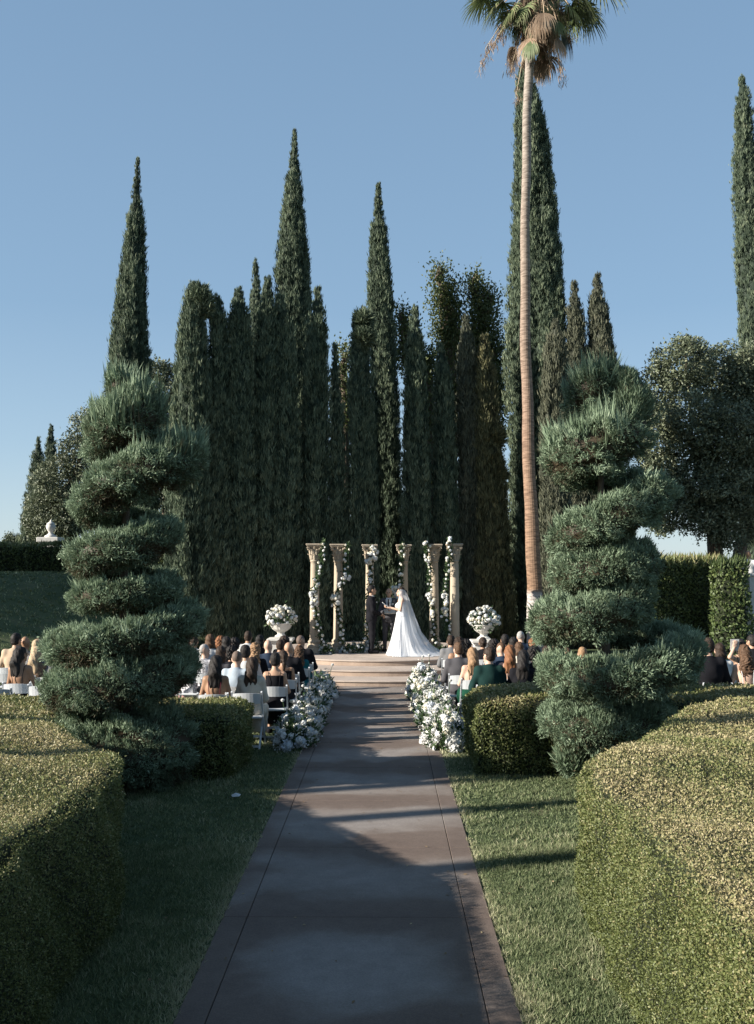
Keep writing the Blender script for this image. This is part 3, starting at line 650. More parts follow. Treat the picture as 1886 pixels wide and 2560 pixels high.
def hedge(poly, h, label, r=.14, kd=.0034, cov=1.25, toptan=.28, base=0.0, mat=None, group=None, wob=.02, lmin=.018, name='hedge', shoots=0, dref=None, bt=.42, taper=.0):
    mat = mat or m_box; P = chaikin(poly, 2); ar = area2(P); c0 = P.mean(0)
    org = np.array([c0[0], c0[1], base]); root = empty(name, org, label=label, cat='hedge', group=group)
    dmin = dref or max(4.0, np.linalg.norm(P-CAM[:2], axis=1).min())
    L0 = max(lmin, kd*dmin); dens = cov/(L0*L0*.62/2)
    def wobz(x, y): return wob*(np.sin(x*2.3+y*1.1)+np.sin(y*3.1-x*1.7+1)+.6*np.sin(x*6+y*5))
    mb = MB()
    # top
    n = int(dens*ar); q = poly_area_pts(P, n)
    dc = np.maximum(np.linalg.norm(q-CAM[:2], axis=1), dmin); keep = rng.uniform(0, 1, n) < (dmin/dc)**2; q = q[keep]; dc = dc[keep]
    d, nin = seg_dist(q, P); e = np.clip(1-d/r, 0, 1)
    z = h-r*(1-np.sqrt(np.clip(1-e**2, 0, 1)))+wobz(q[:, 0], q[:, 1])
    nrm = np.stack([-nin[:, 0]*e, -nin[:, 1]*e, np.sqrt(np.clip(1-e**2, 0.02, 1))], -1)
    L = np.maximum(lmin, kd*dc)*rng.uniform(.7, 1.3, len(q))
    C = np.stack([q[:, 0], q[:, 1], z+base], -1)-org+rng.normal(0, 1, (len(q), 3))*np.array([.0, .0, .012])
    D = nrm*.35+rng.normal(0, .8, C.shape)
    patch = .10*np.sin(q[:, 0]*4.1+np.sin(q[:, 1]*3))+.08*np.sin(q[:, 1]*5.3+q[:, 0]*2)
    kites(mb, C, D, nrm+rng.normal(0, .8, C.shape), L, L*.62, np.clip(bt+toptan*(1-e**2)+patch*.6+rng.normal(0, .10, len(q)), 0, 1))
    # sides
    Q = np.roll(P, -1, 0); sl = np.linalg.norm(Q-P, axis=1); per = sl.sum(); n = int(dens*per*h)
    k = rng.choice(len(P), n, p=sl/per); t = rng.uniform(0, 1, n)[:, None]; xy = P[k]*(1-t)+Q[k]*t
    tn = (Q[k]-P[k])/sl[k][:, None]; no = np.stack([tn[:, 1], -tn[:, 0]], -1)
    sgn = 1 if np.sum((np.roll(P, -1, 0)[:, 0]-P[:, 0])*(np.roll(P, -1, 0)[:, 1]+P[:, 1])) < 0 else -1
    no = no*sgn
    zz = rng.uniform(0, h-r*.6, n); dc = np.maximum(np.linalg.norm(xy-CAM[:2], axis=1), dmin); keep = rng.uniform(0, 1, n) < (dmin/dc)**2
    xy, no, zz, dc = xy[keep], no[keep], zz[keep], dc[keep]; n = len(zz)
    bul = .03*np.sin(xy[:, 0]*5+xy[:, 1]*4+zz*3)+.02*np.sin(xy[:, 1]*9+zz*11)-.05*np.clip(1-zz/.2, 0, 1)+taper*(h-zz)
    C = np.stack([xy[:, 0]+no[:, 0]*(bul-.01), xy[:, 1]+no[:, 1]*(bul-.01), zz+base], -1)-org+rng.normal(0, .014, (n, 3))
    nrm = np.stack([no[:, 0], no[:, 1], np.full(n, .15)], -1)
    L = np.maximum(lmin, kd*dc)*rng.uniform(.7, 1.3, n)
    D = nrm*.3+rng.normal(0, .7, C.shape)+np.array([0, 0, .35])
    hole = np.sin(xy[:, 0]*13+zz*9)*np.sin(xy[:, 1]*12-zz*10)
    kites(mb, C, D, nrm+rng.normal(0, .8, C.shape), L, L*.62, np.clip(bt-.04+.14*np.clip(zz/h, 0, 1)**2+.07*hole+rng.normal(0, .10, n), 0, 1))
    if shoots:
        q = poly_area_pts(P, shoots); C = np.stack([q[:, 0], q[:, 1], np.full(shoots, h+base)], -1)-org
        clumps(mb, C, np.tile([0, 0, 1.], (shoots, 1)), rng.normal(0, 1, (shoots, 3)), 7, (.1, .35), (.02, .05), .35, .06, np.full(shoots, .55))
    link('leaves', mb.mesh('hedge_leaves', mat), root)
    # core: inset body
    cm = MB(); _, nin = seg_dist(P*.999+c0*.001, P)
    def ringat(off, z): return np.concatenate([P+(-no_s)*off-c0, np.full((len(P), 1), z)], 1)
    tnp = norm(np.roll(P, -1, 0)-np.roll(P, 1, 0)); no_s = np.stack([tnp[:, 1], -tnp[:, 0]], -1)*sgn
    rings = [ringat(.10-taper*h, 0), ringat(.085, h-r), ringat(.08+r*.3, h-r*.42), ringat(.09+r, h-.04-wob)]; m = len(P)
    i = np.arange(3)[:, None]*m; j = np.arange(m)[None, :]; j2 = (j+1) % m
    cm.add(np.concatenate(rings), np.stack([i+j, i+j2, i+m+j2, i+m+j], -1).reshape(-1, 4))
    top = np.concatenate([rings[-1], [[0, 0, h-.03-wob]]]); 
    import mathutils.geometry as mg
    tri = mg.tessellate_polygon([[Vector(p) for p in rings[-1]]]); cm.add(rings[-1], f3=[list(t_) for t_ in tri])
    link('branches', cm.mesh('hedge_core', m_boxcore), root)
    return root
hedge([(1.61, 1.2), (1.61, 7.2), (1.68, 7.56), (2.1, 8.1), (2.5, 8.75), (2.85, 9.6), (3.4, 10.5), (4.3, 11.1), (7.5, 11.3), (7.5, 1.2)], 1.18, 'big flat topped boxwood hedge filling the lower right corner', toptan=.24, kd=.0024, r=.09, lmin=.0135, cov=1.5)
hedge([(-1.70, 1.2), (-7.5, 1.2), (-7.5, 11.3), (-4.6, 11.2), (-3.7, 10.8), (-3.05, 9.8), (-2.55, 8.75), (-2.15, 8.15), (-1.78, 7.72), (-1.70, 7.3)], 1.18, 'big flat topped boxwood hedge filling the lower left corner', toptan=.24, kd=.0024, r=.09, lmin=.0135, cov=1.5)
hedge([(1.33, 12.75), (1.33, 14.2), (1.5, 14.4), (8.5, 14.4), (8.5, 12.6), (1.4, 12.6)], .95, 'rounded boxwood hedge block beside the aisle in front of seated guests, right side', r=.2, kd=.0026, toptan=.2)
hedge([(-1.62, 12.45), (-1.78, 12.3), (-8.5, 12.25), (-8.5, 14.3), (-1.8, 14.3), (-1.62, 14.1)], .8, 'shaded boxwood hedge block beside the aisle behind the left spiral', r=.2, kd=.0026, toptan=.15)
a = at(-60, 1400, 41); b_ = at(330, 1400, 39)
gz = 2.36
hedge([(a[0]-14, 41.6), (a[0]-14, 43), (b_[0], 40.4), (b_[0], 39)], 1.2, 'dark clipped hedge along the crest of the left lawn', r=.2, kd=.0026, base=gz, bt=.3, toptan=.2, wob=.04, shoots=200)
a = at(300, 1400, 37.5); c_ = at(430, 1400, 37.5)
gz2 = float(ground_h(np.array([a[0]]), np.array([37.5]))[0])
hedge([(a[0], 37.3), (a[0], 38.3), (c_[0], 38.3), (c_[0], 37.3)], 3.1-gz2, 'bright green shrub glimpsed between the coils of the left spiral', r=.25, kd=.0026, base=gz2-.1, bt=.5, mat=m_vine, wob=.05, name='shrub')
a = at(1570, 1400, 27); c_ = at(1850, 1400, 27)
hedge([(a[0], 26.0), (a[0], 27.4), (c_[0], 29), (c_[0]+.1, 27.9)], 2.78, 'tall clipped hedge, leaves tinted dark for shade, at the right under the oak', r=.15, kd=.0026, bt=.26, toptan=.3, wob=.04, shoots=300)  # lowered leaf tint paints shade into the colour; face turned from the sun
a = at(1790, 1400, 26.4); c_ = at(1868, 1400, 26.4)
hedge([(a[0], 26.3), (a[0], 26.9), (c_[0], 26.9), (c_[0]+.05, 26.3)], 2.72, 'pale sunlit climbing vine at the end of the tall hedge', r=.2, kd=.0038, bt=.6, mat=m_vine, wob=.08, name='climbing_vine', shoots=60, taper=.05)
hedge([(-9, 37), (-9, 38.2), (9.5, 38.2), (9.5, 37)], 4.4, 'added dark screen hedge closing the gaps behind the cypresses', r=.3, kd=.004, bt=.3, wob=.2, cov=.8)  # hedge added so the gaps between the trunks stay dark

# ------------------------------------------------------------------ spiral topiaries
m_jun = foliage_mat('juniper_foliage', [(0, (.05, .036, .022)), (.25, (.125, .1, .06)), (.38, (.085, .11, .062)), (.62, (.19, .26, .165)), (.85, (.3, .385, .255)), (1, (.4, .48, .34))], .25, .6, .25)
def spiral(label, axx, Yd, knots, extra, seed, bro=1.0):
    fr = np.random.default_rng(seed); s = F/Yd; base = at(axx, 1300, Yd); bx = base[0]
    root = empty('spiral_topiary', (bx, Yd, 0), label=label, cat='topiary', group='spiral clipped junipers flanking the walk')
    K = np.array(knots, float); th = np.radians(K[:, 0]); z = np.array([at(axx, y, Yd)[2] for y in K[:, 1]])
    dx = np.zeros(len(K))
    def curve(u):
        T = np.interp(u, th, th); return np.stack([(np.interp(u, th, K[:, 2])+.06)*np.cos(u), (np.interp(u, th, K[:, 2])+.06)*np.sin(u), np.interp(u, th, z)], -1), np.interp(u, th, K[:, 3])*.86
    uu = np.linspace(th[0], th[-1], 700); cc, rr = curve(uu)
    for _ in range(12): cc[1:-1] = (cc[:-2]+cc[2:]+cc[1:-1]*2)/4
    seg = np.linalg.norm(np.diff(cc, axis=0), axis=1); cum = np.concatenate([[0], np.cumsum(seg*(rr[1:]+.05))])
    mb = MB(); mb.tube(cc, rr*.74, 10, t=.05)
    for (px, py, r_) in extra:
        c = at(px, py, Yd-.1)-np.array([bx, Yd, 0]); o = norm(fr.normal(0, 1, (int(900*r_/.2), 3)))
        clumps(mb, c+o*r_*fr.uniform(.7, 1, len(o))[:, None], o*.6+np.array([0, 0, .8]), o, 10, (.06, .13), (.012, .02), .25, .02, .6+fr.normal(0, .12, len(o)), .1, .5)
    area = cum[-1]*2*PI; nc = int(area*620)
    u = np.interp(fr.uniform(0, cum[-1], nc), cum, np.arange(len(cc))); i0 = np.clip(u.astype(int), 0, len(cc)-2); fu = (u-i0)[:, None]
    c = cc[i0]*(1-fu)+cc[i0+1]*fu; r_ = rr[i0]; tn = norm(cc[i0+1]-cc[i0])
    a = fr.uniform(0, 2*PI, nc); e1 = norm(np.cross(tn, np.array([0, 0, 1.]))); e2 = np.cross(e1, tn); e2 = np.where(e2[:, 2:3] < 0, -e2, e2)
    out = e1*np.cos(a)[:, None]+e2*np.sin(a)[:, None]
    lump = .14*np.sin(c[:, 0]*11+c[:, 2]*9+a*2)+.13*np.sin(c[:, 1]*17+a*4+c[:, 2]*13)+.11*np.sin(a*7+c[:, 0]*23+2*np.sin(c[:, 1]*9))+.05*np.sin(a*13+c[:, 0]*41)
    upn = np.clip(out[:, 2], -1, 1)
    C = c+out*(r_*(.92+lump)*fr.uniform(.82, 1.03, nc))[:, None]
    outer = norm(np.stack([C[:, 0], C[:, 1], np.zeros(nc)], -1))
    ax = np.array([0, 0, 1.])*(.42+.3*upn)[:, None]+out*.75+outer*.2+fr.normal(0, .34, (nc, 3))
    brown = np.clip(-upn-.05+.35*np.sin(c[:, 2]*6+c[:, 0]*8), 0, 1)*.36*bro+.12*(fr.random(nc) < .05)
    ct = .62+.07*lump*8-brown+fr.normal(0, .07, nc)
    lowz = np.clip((C[:, 2]-.2)/4, 0, 1)
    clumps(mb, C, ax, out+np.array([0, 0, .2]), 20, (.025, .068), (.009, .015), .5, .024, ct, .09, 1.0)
    # long feathery shoots on the upper edge
    top_ = C[:, 2] > z.max()-1.0
    m = (upn > .3) & (fr.random(nc) < .035+.06*lowz+.2*top_); k = m.sum()
    clumps(mb, C[m]+out[m]*.03, np.array([0, 0, 1.])+outer[m]*.45+fr.normal(0, .16, (k, 3)), out[m], 10, (.07, .18), (.009, .017), .14, .02, ct[m]+.06, .06, .6)
    m = top_ & (out[:, 2] > -.2) & (fr.random(nc) < .12); k = m.sum()
    clumps(mb, C[m], np.array([0, 0, 1.])+out[m]*.35+fr.normal(0, .18, (k, 3)), out[m], 10, (.2, .42), (.012, .024), .1, .03, ct[m], .06, .6)
    link('foliage', mb.mesh('juniper_spiral', m_jun), root)
    mt = MB(); mt.tube([(0, 0, -.05), (.03, 0, 1.2), (-.03, 0, 2.5), (0, 0, 4.0)], [.1, .08, .06, .03], 10)
    link('trunk', mt.mesh('juniper_trunk', m_bark), root)
    return root
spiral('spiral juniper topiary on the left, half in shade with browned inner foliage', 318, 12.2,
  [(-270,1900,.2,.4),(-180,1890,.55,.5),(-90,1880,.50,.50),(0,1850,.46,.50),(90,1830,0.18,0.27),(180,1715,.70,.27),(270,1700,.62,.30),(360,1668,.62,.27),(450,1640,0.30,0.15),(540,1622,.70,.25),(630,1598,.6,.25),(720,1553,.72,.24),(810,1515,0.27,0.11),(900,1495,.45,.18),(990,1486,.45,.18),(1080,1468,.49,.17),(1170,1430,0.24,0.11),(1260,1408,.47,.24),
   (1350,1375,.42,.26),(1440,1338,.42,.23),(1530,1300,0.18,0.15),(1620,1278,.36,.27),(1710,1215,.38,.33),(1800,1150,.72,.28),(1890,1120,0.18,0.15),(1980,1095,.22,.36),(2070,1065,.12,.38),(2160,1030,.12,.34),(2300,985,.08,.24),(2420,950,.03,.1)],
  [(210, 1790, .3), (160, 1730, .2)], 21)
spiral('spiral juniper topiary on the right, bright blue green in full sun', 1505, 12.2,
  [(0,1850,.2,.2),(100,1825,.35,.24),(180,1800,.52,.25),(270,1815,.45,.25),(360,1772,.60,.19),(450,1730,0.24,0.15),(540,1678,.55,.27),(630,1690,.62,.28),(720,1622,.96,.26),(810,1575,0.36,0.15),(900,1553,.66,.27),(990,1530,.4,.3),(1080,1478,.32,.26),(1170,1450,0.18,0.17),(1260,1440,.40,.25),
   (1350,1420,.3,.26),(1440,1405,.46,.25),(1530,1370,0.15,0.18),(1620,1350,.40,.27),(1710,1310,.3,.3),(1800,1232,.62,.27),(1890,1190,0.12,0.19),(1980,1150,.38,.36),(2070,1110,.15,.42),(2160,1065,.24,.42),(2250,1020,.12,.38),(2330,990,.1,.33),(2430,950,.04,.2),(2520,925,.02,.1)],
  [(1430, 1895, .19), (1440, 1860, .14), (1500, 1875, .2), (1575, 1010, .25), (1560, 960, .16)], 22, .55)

# ------------------------------------------------------------------ columns
m_stone = simple('carved_stone', (.42, .35, .265), .8, .12, 3, .35, 35)
m_white = simple('white_stone', (.62, .6, .56), .7, .08, 4, .2, 30)
def column_parts():
    sh = MB(); H = 2.86
    sh.lathe([(.128, .36), (.124, .9), (.118, 1.5), (.108, 2.3), (.107, 2.38), (.122, 2.39), (.125, 2.41), (.11, 2.43)], n=28, cap=False)
    bs = MB(); bs.box((0, 0, .07), (.40, .40, .14), bev=.01); bs.lathe([(.185, .14), (.195, .17), (.19, .21), (.165, .225), (.155, .25), (.165, .275), (.172, .295), (.16, .32), (.14, .335), (.128, .362)], n=28, cap=False)
    cp = MB(); cp.lathe([(.108, 2.43), (.112, 2.55), (.13, 2.68), (.165, 2.76), (.18, 2.775)], n=24, cap=False)
    for row, (z0, L, r0, n_) in enumerate(((2.44, .16, .115, 8), (2.54, .18, .122, 8))):
        for k in range(n_):
            a = (k+.5*row)*2*PI/n_; o = np.array([math.cos(a), math.sin(a), 0]); sd_ = np.array([-math.sin(a), math.cos(a), 0])
            pr = [(0, 0), (.012, .35), (.02, .7), (.055, .95), (.075, .86)]; ww = [.03, .042, .04, .03, .012]
            P = [o*(r0+q[0]+.012*row)+np.array([0, 0, z0+q[1]*L]) for q in pr]
            vs = [p+sd_*w_*s_ +o*(-.01 if s_ else .012) for p, w_ in zip(P, ww) for s_ in (-1, 0, 1)]
            cp.add(vs, [[q*3+e, q*3+e+1, q*3+e+4, q*3+e+3] for q in range(4) for e in (0, 1)])
    for k in range(4):
        a = PI/4+k*PI/2; o = np.array([math.cos(a), math.sin(a), 0]); cp.tube([o*.13+np.array([0, 0, 2.62]), o*.17+np.array([0, 0, 2.7]), o*.225+np.array([0, 0, 2.76])], [.03, .032, .035], 8)
        c = o*.235+np.array([0, 0, 2.735]); t_ = np.linspace(0, 5, 12)
        cp.tube([c+o*math.cos(q)*(.034-.005*q)+np.array([0, 0, math.sin(q)*(.034-.005*q)]) for q in t_], .014, 6)
        b2 = k*PI/2; o2 = np.array([math.cos(b2), math.sin(b2), 0]); cp.tube([o2*.14+np.array([0, 0, 2.74]), o2*.185+np.array([0, 0, 2.79])], [.03, .02], 8)
    cp.box((0, 0, 2.80), (.40, .40, .03), bev=.008); cp.box((0, 0, 2.838), (.44, .44, .042), bev=.01)
    return sh.mesh('column_shaft', m_stone, smooth=True), bs.mesh('column_base', m_stone), cp.mesh('column_capital', m_stone)
csh, cbs, ccp = column_parts()
COLS = [(787,26.2,'tan stone column at the far left, garland down its right edge'),(846,26.6,'second stone column from the left, flower clusters at mid height'),(925,27.1,'slim stone column behind the groom with blooms below its capital'),
        (1010,27.2,'stone column behind the bride and officiant'),(1086,26.7,'second stone column from the right, partly wrapped by a thick garland'),(1137,26.2,'rightmost stone column, fully sunlit, garland down its left edge')]
CP = []
for px, Yd, lab in COLS:
    x = at(px, 1500, Yd)[0]; CP.append((x, Yd))
    r = empty('stone_column', (x, Yd, .40), label=lab, cat='column', group='stone columns in a half circle on the platform')
    link('shaft', csh, r); link('base', cbs, r); link('capital', ccp, r)

# ------------------------------------------------------------------ blooms
m_pw = simple('petal_white', (.68, .68, .66), .6, .05, 30, spec=.2); m_pcr = simple('petal_cream', (.70, .66, .54), .6, .06, 30, spec=.2); m_pbl = simple('petal_cool', (.58, .62, .66), .6, .05, 30, spec=.2)
m_leaf = foliage_mat('bouquet_leaves', [(0, (.02, .05, .018)), (.5, (.05, .1, .035)), (1, (.12, .17, .07))], .25, .5, .4)
m_fill = foliage_mat('filler_flowers', [(0, (.4, .43, .34)), (.5, (.6, .61, .55)), (1, (.74, .74, .7))], .25, .6, .2)
def rose_mesh(name, seed, mat):
    fr = np.random.default_rng(seed); mb = MB()
    mb.lathe([(.02, -.55), (.5, -.35), (.62, .05), (.42, .45), (.05, .6)], n=8)
    for layer, (n_, r0, tilt, sz) in enumerate(((4, .28, .15, .62), (6, .5, .45, .72), (7, .72, .85, .74))):
        for k in range(n_):
            a = k*2*PI/n_+layer*.7+fr.uniform(-.15, .15); o = np.array([math.cos(a), math.sin(a), 0]); sd_ = np.array([-math.sin(a), math.cos(a), 0]); t = tilt+fr.uniform(-.15, .15)
            g_ = []
            for v in np.linspace(0, 1, 4):
                ph = t*v*1.5; c = o*(r0*.35+v*sz*math.sin(t)*.9+.1*v)+np.array([0, 0, -.35+v*sz*1.25*math.cos(t)])
                for u_ in (-1, 0, 1): g_.append(c+sd_*u_*sz*.55*math.sin(.5+v*2.2)+o*(-.12*abs(u_)))
            mb.add(g_, [[q*3+e, q*3+e+1, q*3+e+4, q*3+e+3] for q in range(3) for e in (0, 1)])
    return mb.mesh(name, mat, smooth=False)
def hyd_mesh(name, seed, mat):
    fr = np.random.default_rng(seed); mb = MB(); n = 90; o = norm(fr.normal(0, 1, (n, 3))); mb.lathe([(.02, -.7), (.6, -.35), (.72, .1), (.45, .6), (.02, .72)], n=8)
    kites(mb, o*.72, norm(fr.normal(0, 1, (n, 3)))+o*.3, o+fr.normal(0, .3, (n, 3)), .5, .42, .5); return mb.mesh(name, mat)
ROSES = [rose_mesh('rose', 1, m_pw), rose_mesh('rose', 2, m_pw), rose_mesh('rose', 3, m_pcr)]; HYD = [hyd_mesh('hydrangea', 4, m_pw), hyd_mesh('hydrangea', 5, m_pbl)]
def bloom(parent, p, r, kind='rose', out=None):
    me = random.choice(ROSES) if kind == 'rose' else random.choice(HYD)
    d = Vector(out if out is not None else (random.gauss(0, 1), -1, 1)).normalized()
    q = d.to_track_quat('Z', 'Y').to_euler()
    link(kind, me, parent, loc=tuple(p), rot=(q.x, q.y, random.uniform(0, 6)), scale=r)
GAR = [
 ('white rose garland trailing down the far left column', 0, [(450,95),(440,200),(425,290),(405,370),(375,450),(395,520),(405,600),(420,670),(440,740),(452,790)], [(385,440,9,32),(400,480,8,28),(385,505,5,20),(405,370,4,16)]),
 ('white rose garland on the second column from the left with two clumps', 1, [(615,110),(600,200),(592,280),(608,330),(570,370),(530,460),(545,540),(560,620),(570,700),(580,770)], [(605,330,8,22),(560,385,4,18),(530,465,9,24),(545,500,5,15),(568,700,3,14)]),
 ('short full rose swag under the capital behind the groom', 2, [(770,110),(775,170),(760,235),(760,290),(765,345),(755,420),(745,560),(740,660),(738,740)], [(790,150,9,26),(770,190,9,28),(750,225,7,22),(795,200,6,20),(765,340,2,8)]),
 ('garland hanging from the column top down behind the bride veil', 3, [(975,100),(970,170),(968,240),(965,310),(960,380),(935,410),(928,470)], [(935,405,7,22),(930,440,7,22),(950,470,5,18),(965,310,3,12)]),
 ('thick garland on the left edge of the second column from the right', 4, [(1135,95),(1140,180),(1155,260),(1155,340),(1160,440),(1172,500),(1185,570),(1190,650),(1185,720),(1200,775)], [(1160,450,7,22),(1178,480,7,22),(1185,570,7,22),(1145,210,4,16),(1130,100,3,12)]),
 ('garland on the left edge of the rightmost column, blooms low', 5, [(1297,72),(1295,170),(1280,270),(1270,340),(1262,420),(1265,490),(1255,560),(1280,630),(1275,740)], [(1265,450,7,22),(1258,500,6,20),(1260,555,9,24),(1290,80,4,14)]),
]
Z1 = lambda x, y: (640+.3753*x, 1320+.3753*y)
for lab, ci, path, cl in GAR:
    x0, Yd = CP[ci]; Yg = Yd-.2; top = at(*Z1(*path[0]), Yg); root = empty('flower_garland', tuple(top), label=lab, cat='garland', group='white rose garlands hung on the columns')
    Pp = np.array([at(*Z1(*p), Yg) for p in path]); d = np.concatenate([[0], np.cumsum(np.linalg.norm(np.diff(Pp, axis=0), axis=1))])
    t = np.linspace(0, d[-1], int(d[-1]*60)); C = np.stack([np.interp(t, d, Pp[:, q]) for q in range(3)], -1)-top; C[:, 1] += .06*np.sin(t*4)
    mb = MB(); mb.tube(C[::4], .015, 5, t=.1); o = norm(rng.normal(0, 1, C.shape)-np.array([0, .4, 0]))
    clumps(mb, C+o*.03, o+np.array([0, 0, -.1]), o, 7, (.05, .1), (.025, .045), .6, .03, rng.uniform(.2, .8, len(C)), .1, .6)
    link('greenery', mb.mesh('garland_greenery', m_leaf), root)
    n = int(d[-1]*11)
    for q in range(n):
        c = C[int((q+random.random())/n*(len(C)-1))]+np.array([random.gauss(0, .045), -.05-random.random()*.05, 0]); bloom(root, c, random.uniform(.04, .062), out=(random.gauss(0, .4), -1, .4))
    for (cx, cy, k, sp) in cl:
        for q in range(k):
            a = random.uniform(0, 6.28); rr_ = math.sqrt(random.random()); c = at(*Z1(cx+math.cos(a)*sp*rr_, cy+math.sin(a)*sp*rr_), Yg)-top+np.array([0, -.06-.08*(1-rr_)+random.gauss(0, .02), 0]); bloom(root, c, random.uniform(.055, .08), out=(random.gauss(0, .4), -1, .4))
def mound(name, label, loc, rx, ry, h, nb, br=(.035, .07), group=None, hyd=.3, fill=120, stems=0, leafn=200, full=False, cat='flowers', ball=False):
    root = empty(name, loc, label=label, cat=cat, group=group); fr = rng; mb = MB(); mf = MB(); R = np.array([rx, ry, h])
    def surf(n, lo, hi):
        o = norm(fr.normal(0, 1, (n, 3))); o[:, 2] = o[:, 2] if ball else np.abs(o[:, 2]); return o, o*R*fr.uniform(lo, hi, n)[:, None]+(np.array([0, 0, h*.55]) if ball else 0)
    o, C = surf(leafn, .5, .95); clumps(mb, C, o+np.array([0, 0, .3]), o, 8, (.06, .13), (.025, .05), .6, .04, fr.uniform(.2, .9, leafn), .1, .6)
    if fill:
        o, C = surf(fill, .8, 1.15); clumps(mf, C, o, o, 12, (.018, .035), (.014, .028), 1.2, .035, fr.uniform(.3, 1, fill), .1, .8)
        link('filler_flowers', mf.mesh('filler', m_fill), root)
    o, C = surf(nb, .86, 1.06)
    if ball: C = C.copy(); ok = o[:, 2] > -.35
    else: ok = np.ones(nb, bool)
    for q in range(nb):
        if ok[q]: bloom(root, C[q], fr.uniform(*br), 'hydrangea' if fr.random() < hyd else 'rose', tuple(o[q]+np.array([0, -.2, .1])))
    for q in range(stems):
        a = fr.uniform(0, 6.28); p0 = np.array([math.cos(a)*rx*.5, math.sin(a)*ry*.6, h*.5]); p1 = p0+np.array([fr.normal(0, .08), fr.normal(0, .08), h*fr.uniform(.65, .9)]); mb.tube([p0, (p0+p1)/2+fr.normal(0, .01, 3), p1], .005, 4, t=.4); bloom(root, p1, .045, 'rose', (0, 0, 1))
    link('greenery', mb.mesh('bouquet_greenery', m_leaf), root)
    return root
ah = [('nearest the camera', 15.05), ('second from the camera', 16.7), ('third from the camera', 18.4), ('closest to the steps', 20.2)]
for side, sn in ((-1, 'left'), (1, 'right')):
    for k, (w_, y) in enumerate(ah):
        hh = (.46, .46, .48, .5)[k] if side < 0 else (.5, .54, .57, .66)[k]
        mound('aisle_flower_arrangement', f'bank of white blooms along the {sn} edge of the walk, {w_}', (side*(1.12 if side < 0 else 1.08)-(.04*k if side > 0 else 0), y, 0), .31, .9, hh, 80, (.05, .1), 'white flower banks lining the aisle', .25, 120, 2, 260)
GF = [((465,800),26.0,.2,.16,.26,'white blooms heaped at the foot of the far left column'),((650,795),26.3,.5,.16,.24,'wide heap of white blooms between the second column and the groom'),((770,790),26.75,.4,.2,.3,'white blooms on the platform floor behind the groom'),((1245,785),26.3,.3,.12,.12,'small white blooms at the foot of the rightmost column beside the train')]
for (zx, zy), Yd, rx, ry, h_, lab in GF:
    px, py = Z1(zx, zy); mound('floor_flowers', lab, (at(px, py, Yd)[0], Yd, .4), rx*.8, ry, h_, 24 if h_ > .2 else 10, (.04, .065), 'flower heaps at the column feet', .3, 40 if h_ > .2 else 0, 0, 70)

# ------------------------------------------------------------------ urns on pedestals
def urn_parts():
    bw = MB(); bw.lathe([(.12, .20), (.2, .235), (.29, .30), (.345, .385), (.37, .455), (.40, .475), (.405, .495), (.37, .50), (.33, .46)], n=40, flute=.05, nf=24, frange=(.22, .40), cap=True)
    ft = MB(); ft.box((0, 0, .025), (.42, .42, .05), bev=.008); ft.lathe([(.2, .05), (.205, .075), (.17, .095), (.13, .12), (.115, .16), (.13, .185), (.15, .195), (.12, .205)], n=40, flute=.07, nf=20, frange=(.09, .17), cap=False)
    pd = MB(); pd.box((0, 0, .05), (.62, .62, .1), bev=.01); pd.box((0, 0, .41), (.5, .5, .62), bev=.006); pd.box((0, 0, .745), (.58, .58, .05), bev=.01); pd.box((0, 0, .80), (.66, .66, .062), bev=.012)
    return bw.mesh('urn_bowl', m_white), ft.mesh('urn_foot', m_white), pd.mesh('pedestal', m_white)
ubw, uft, upd = urn_parts()
for px, Yd, sn in ((703, 25.6, 'left'), (1210, 25.0, 'right')):
    x = at(px, 1580, Yd)[0]
    link('stone_pedestal', upd, loc=(x, Yd, 0), label=f'white square stone pedestal behind the {sn} block of guests', cat='pedestal', group='urn pedestals')
    r = empty('stone_urn', (x, Yd, .832), label=f'white fluted stone urn holding a rose dome, {sn} of the columns', cat='urn', group='fluted urns beside the platform'); r.scale = (.76,)*3; link('bowl', ubw, r); link('foot', uft, r)
    mound('rose_dome', f'domed bouquet of white roses in the {sn} stone urn', (x, Yd, .832+.30), .37, .37, .34, 150, (.055, .075), 'rose domes in the urns', .0, 0, 0, 60, ball=True, cat='bouquet')
# finial urn on the hill
x = at(127, 1350, 44)[0]; zt = at(127, 1343, 44)[2]; gz = 2.4
mb = MB(); mb.box((0, 0, (zt-gz-.2)/2), (.78, .78, zt-gz-.2), bev=.01); mb.box((0, 0, zt-gz-.115), (.95, .95, .21), bev=.02)
link('stone_pedestal', mb.mesh('hill_pedestal', m_white), loc=(x, 44, gz), label='pale stone pier rising over the hedge on the left hill', cat='pedestal')
mb = MB(); mb.lathe([(.26, 0), (.26, .07), (.16, .12), (.1, .18), (.09, .24), (.15, .3), (.2, .42), (.21, .52), (.17, .58), (.19, .6), (.15, .64), (.06, .7), (.04, .76), (.01, .8)], n=24)
link('urn_finial', mb.mesh('urn_finial', m_white, smooth=True), loc=(x, 44, zt-.01), label='lidded white urn finial on the pier on the left hill', cat='urn')
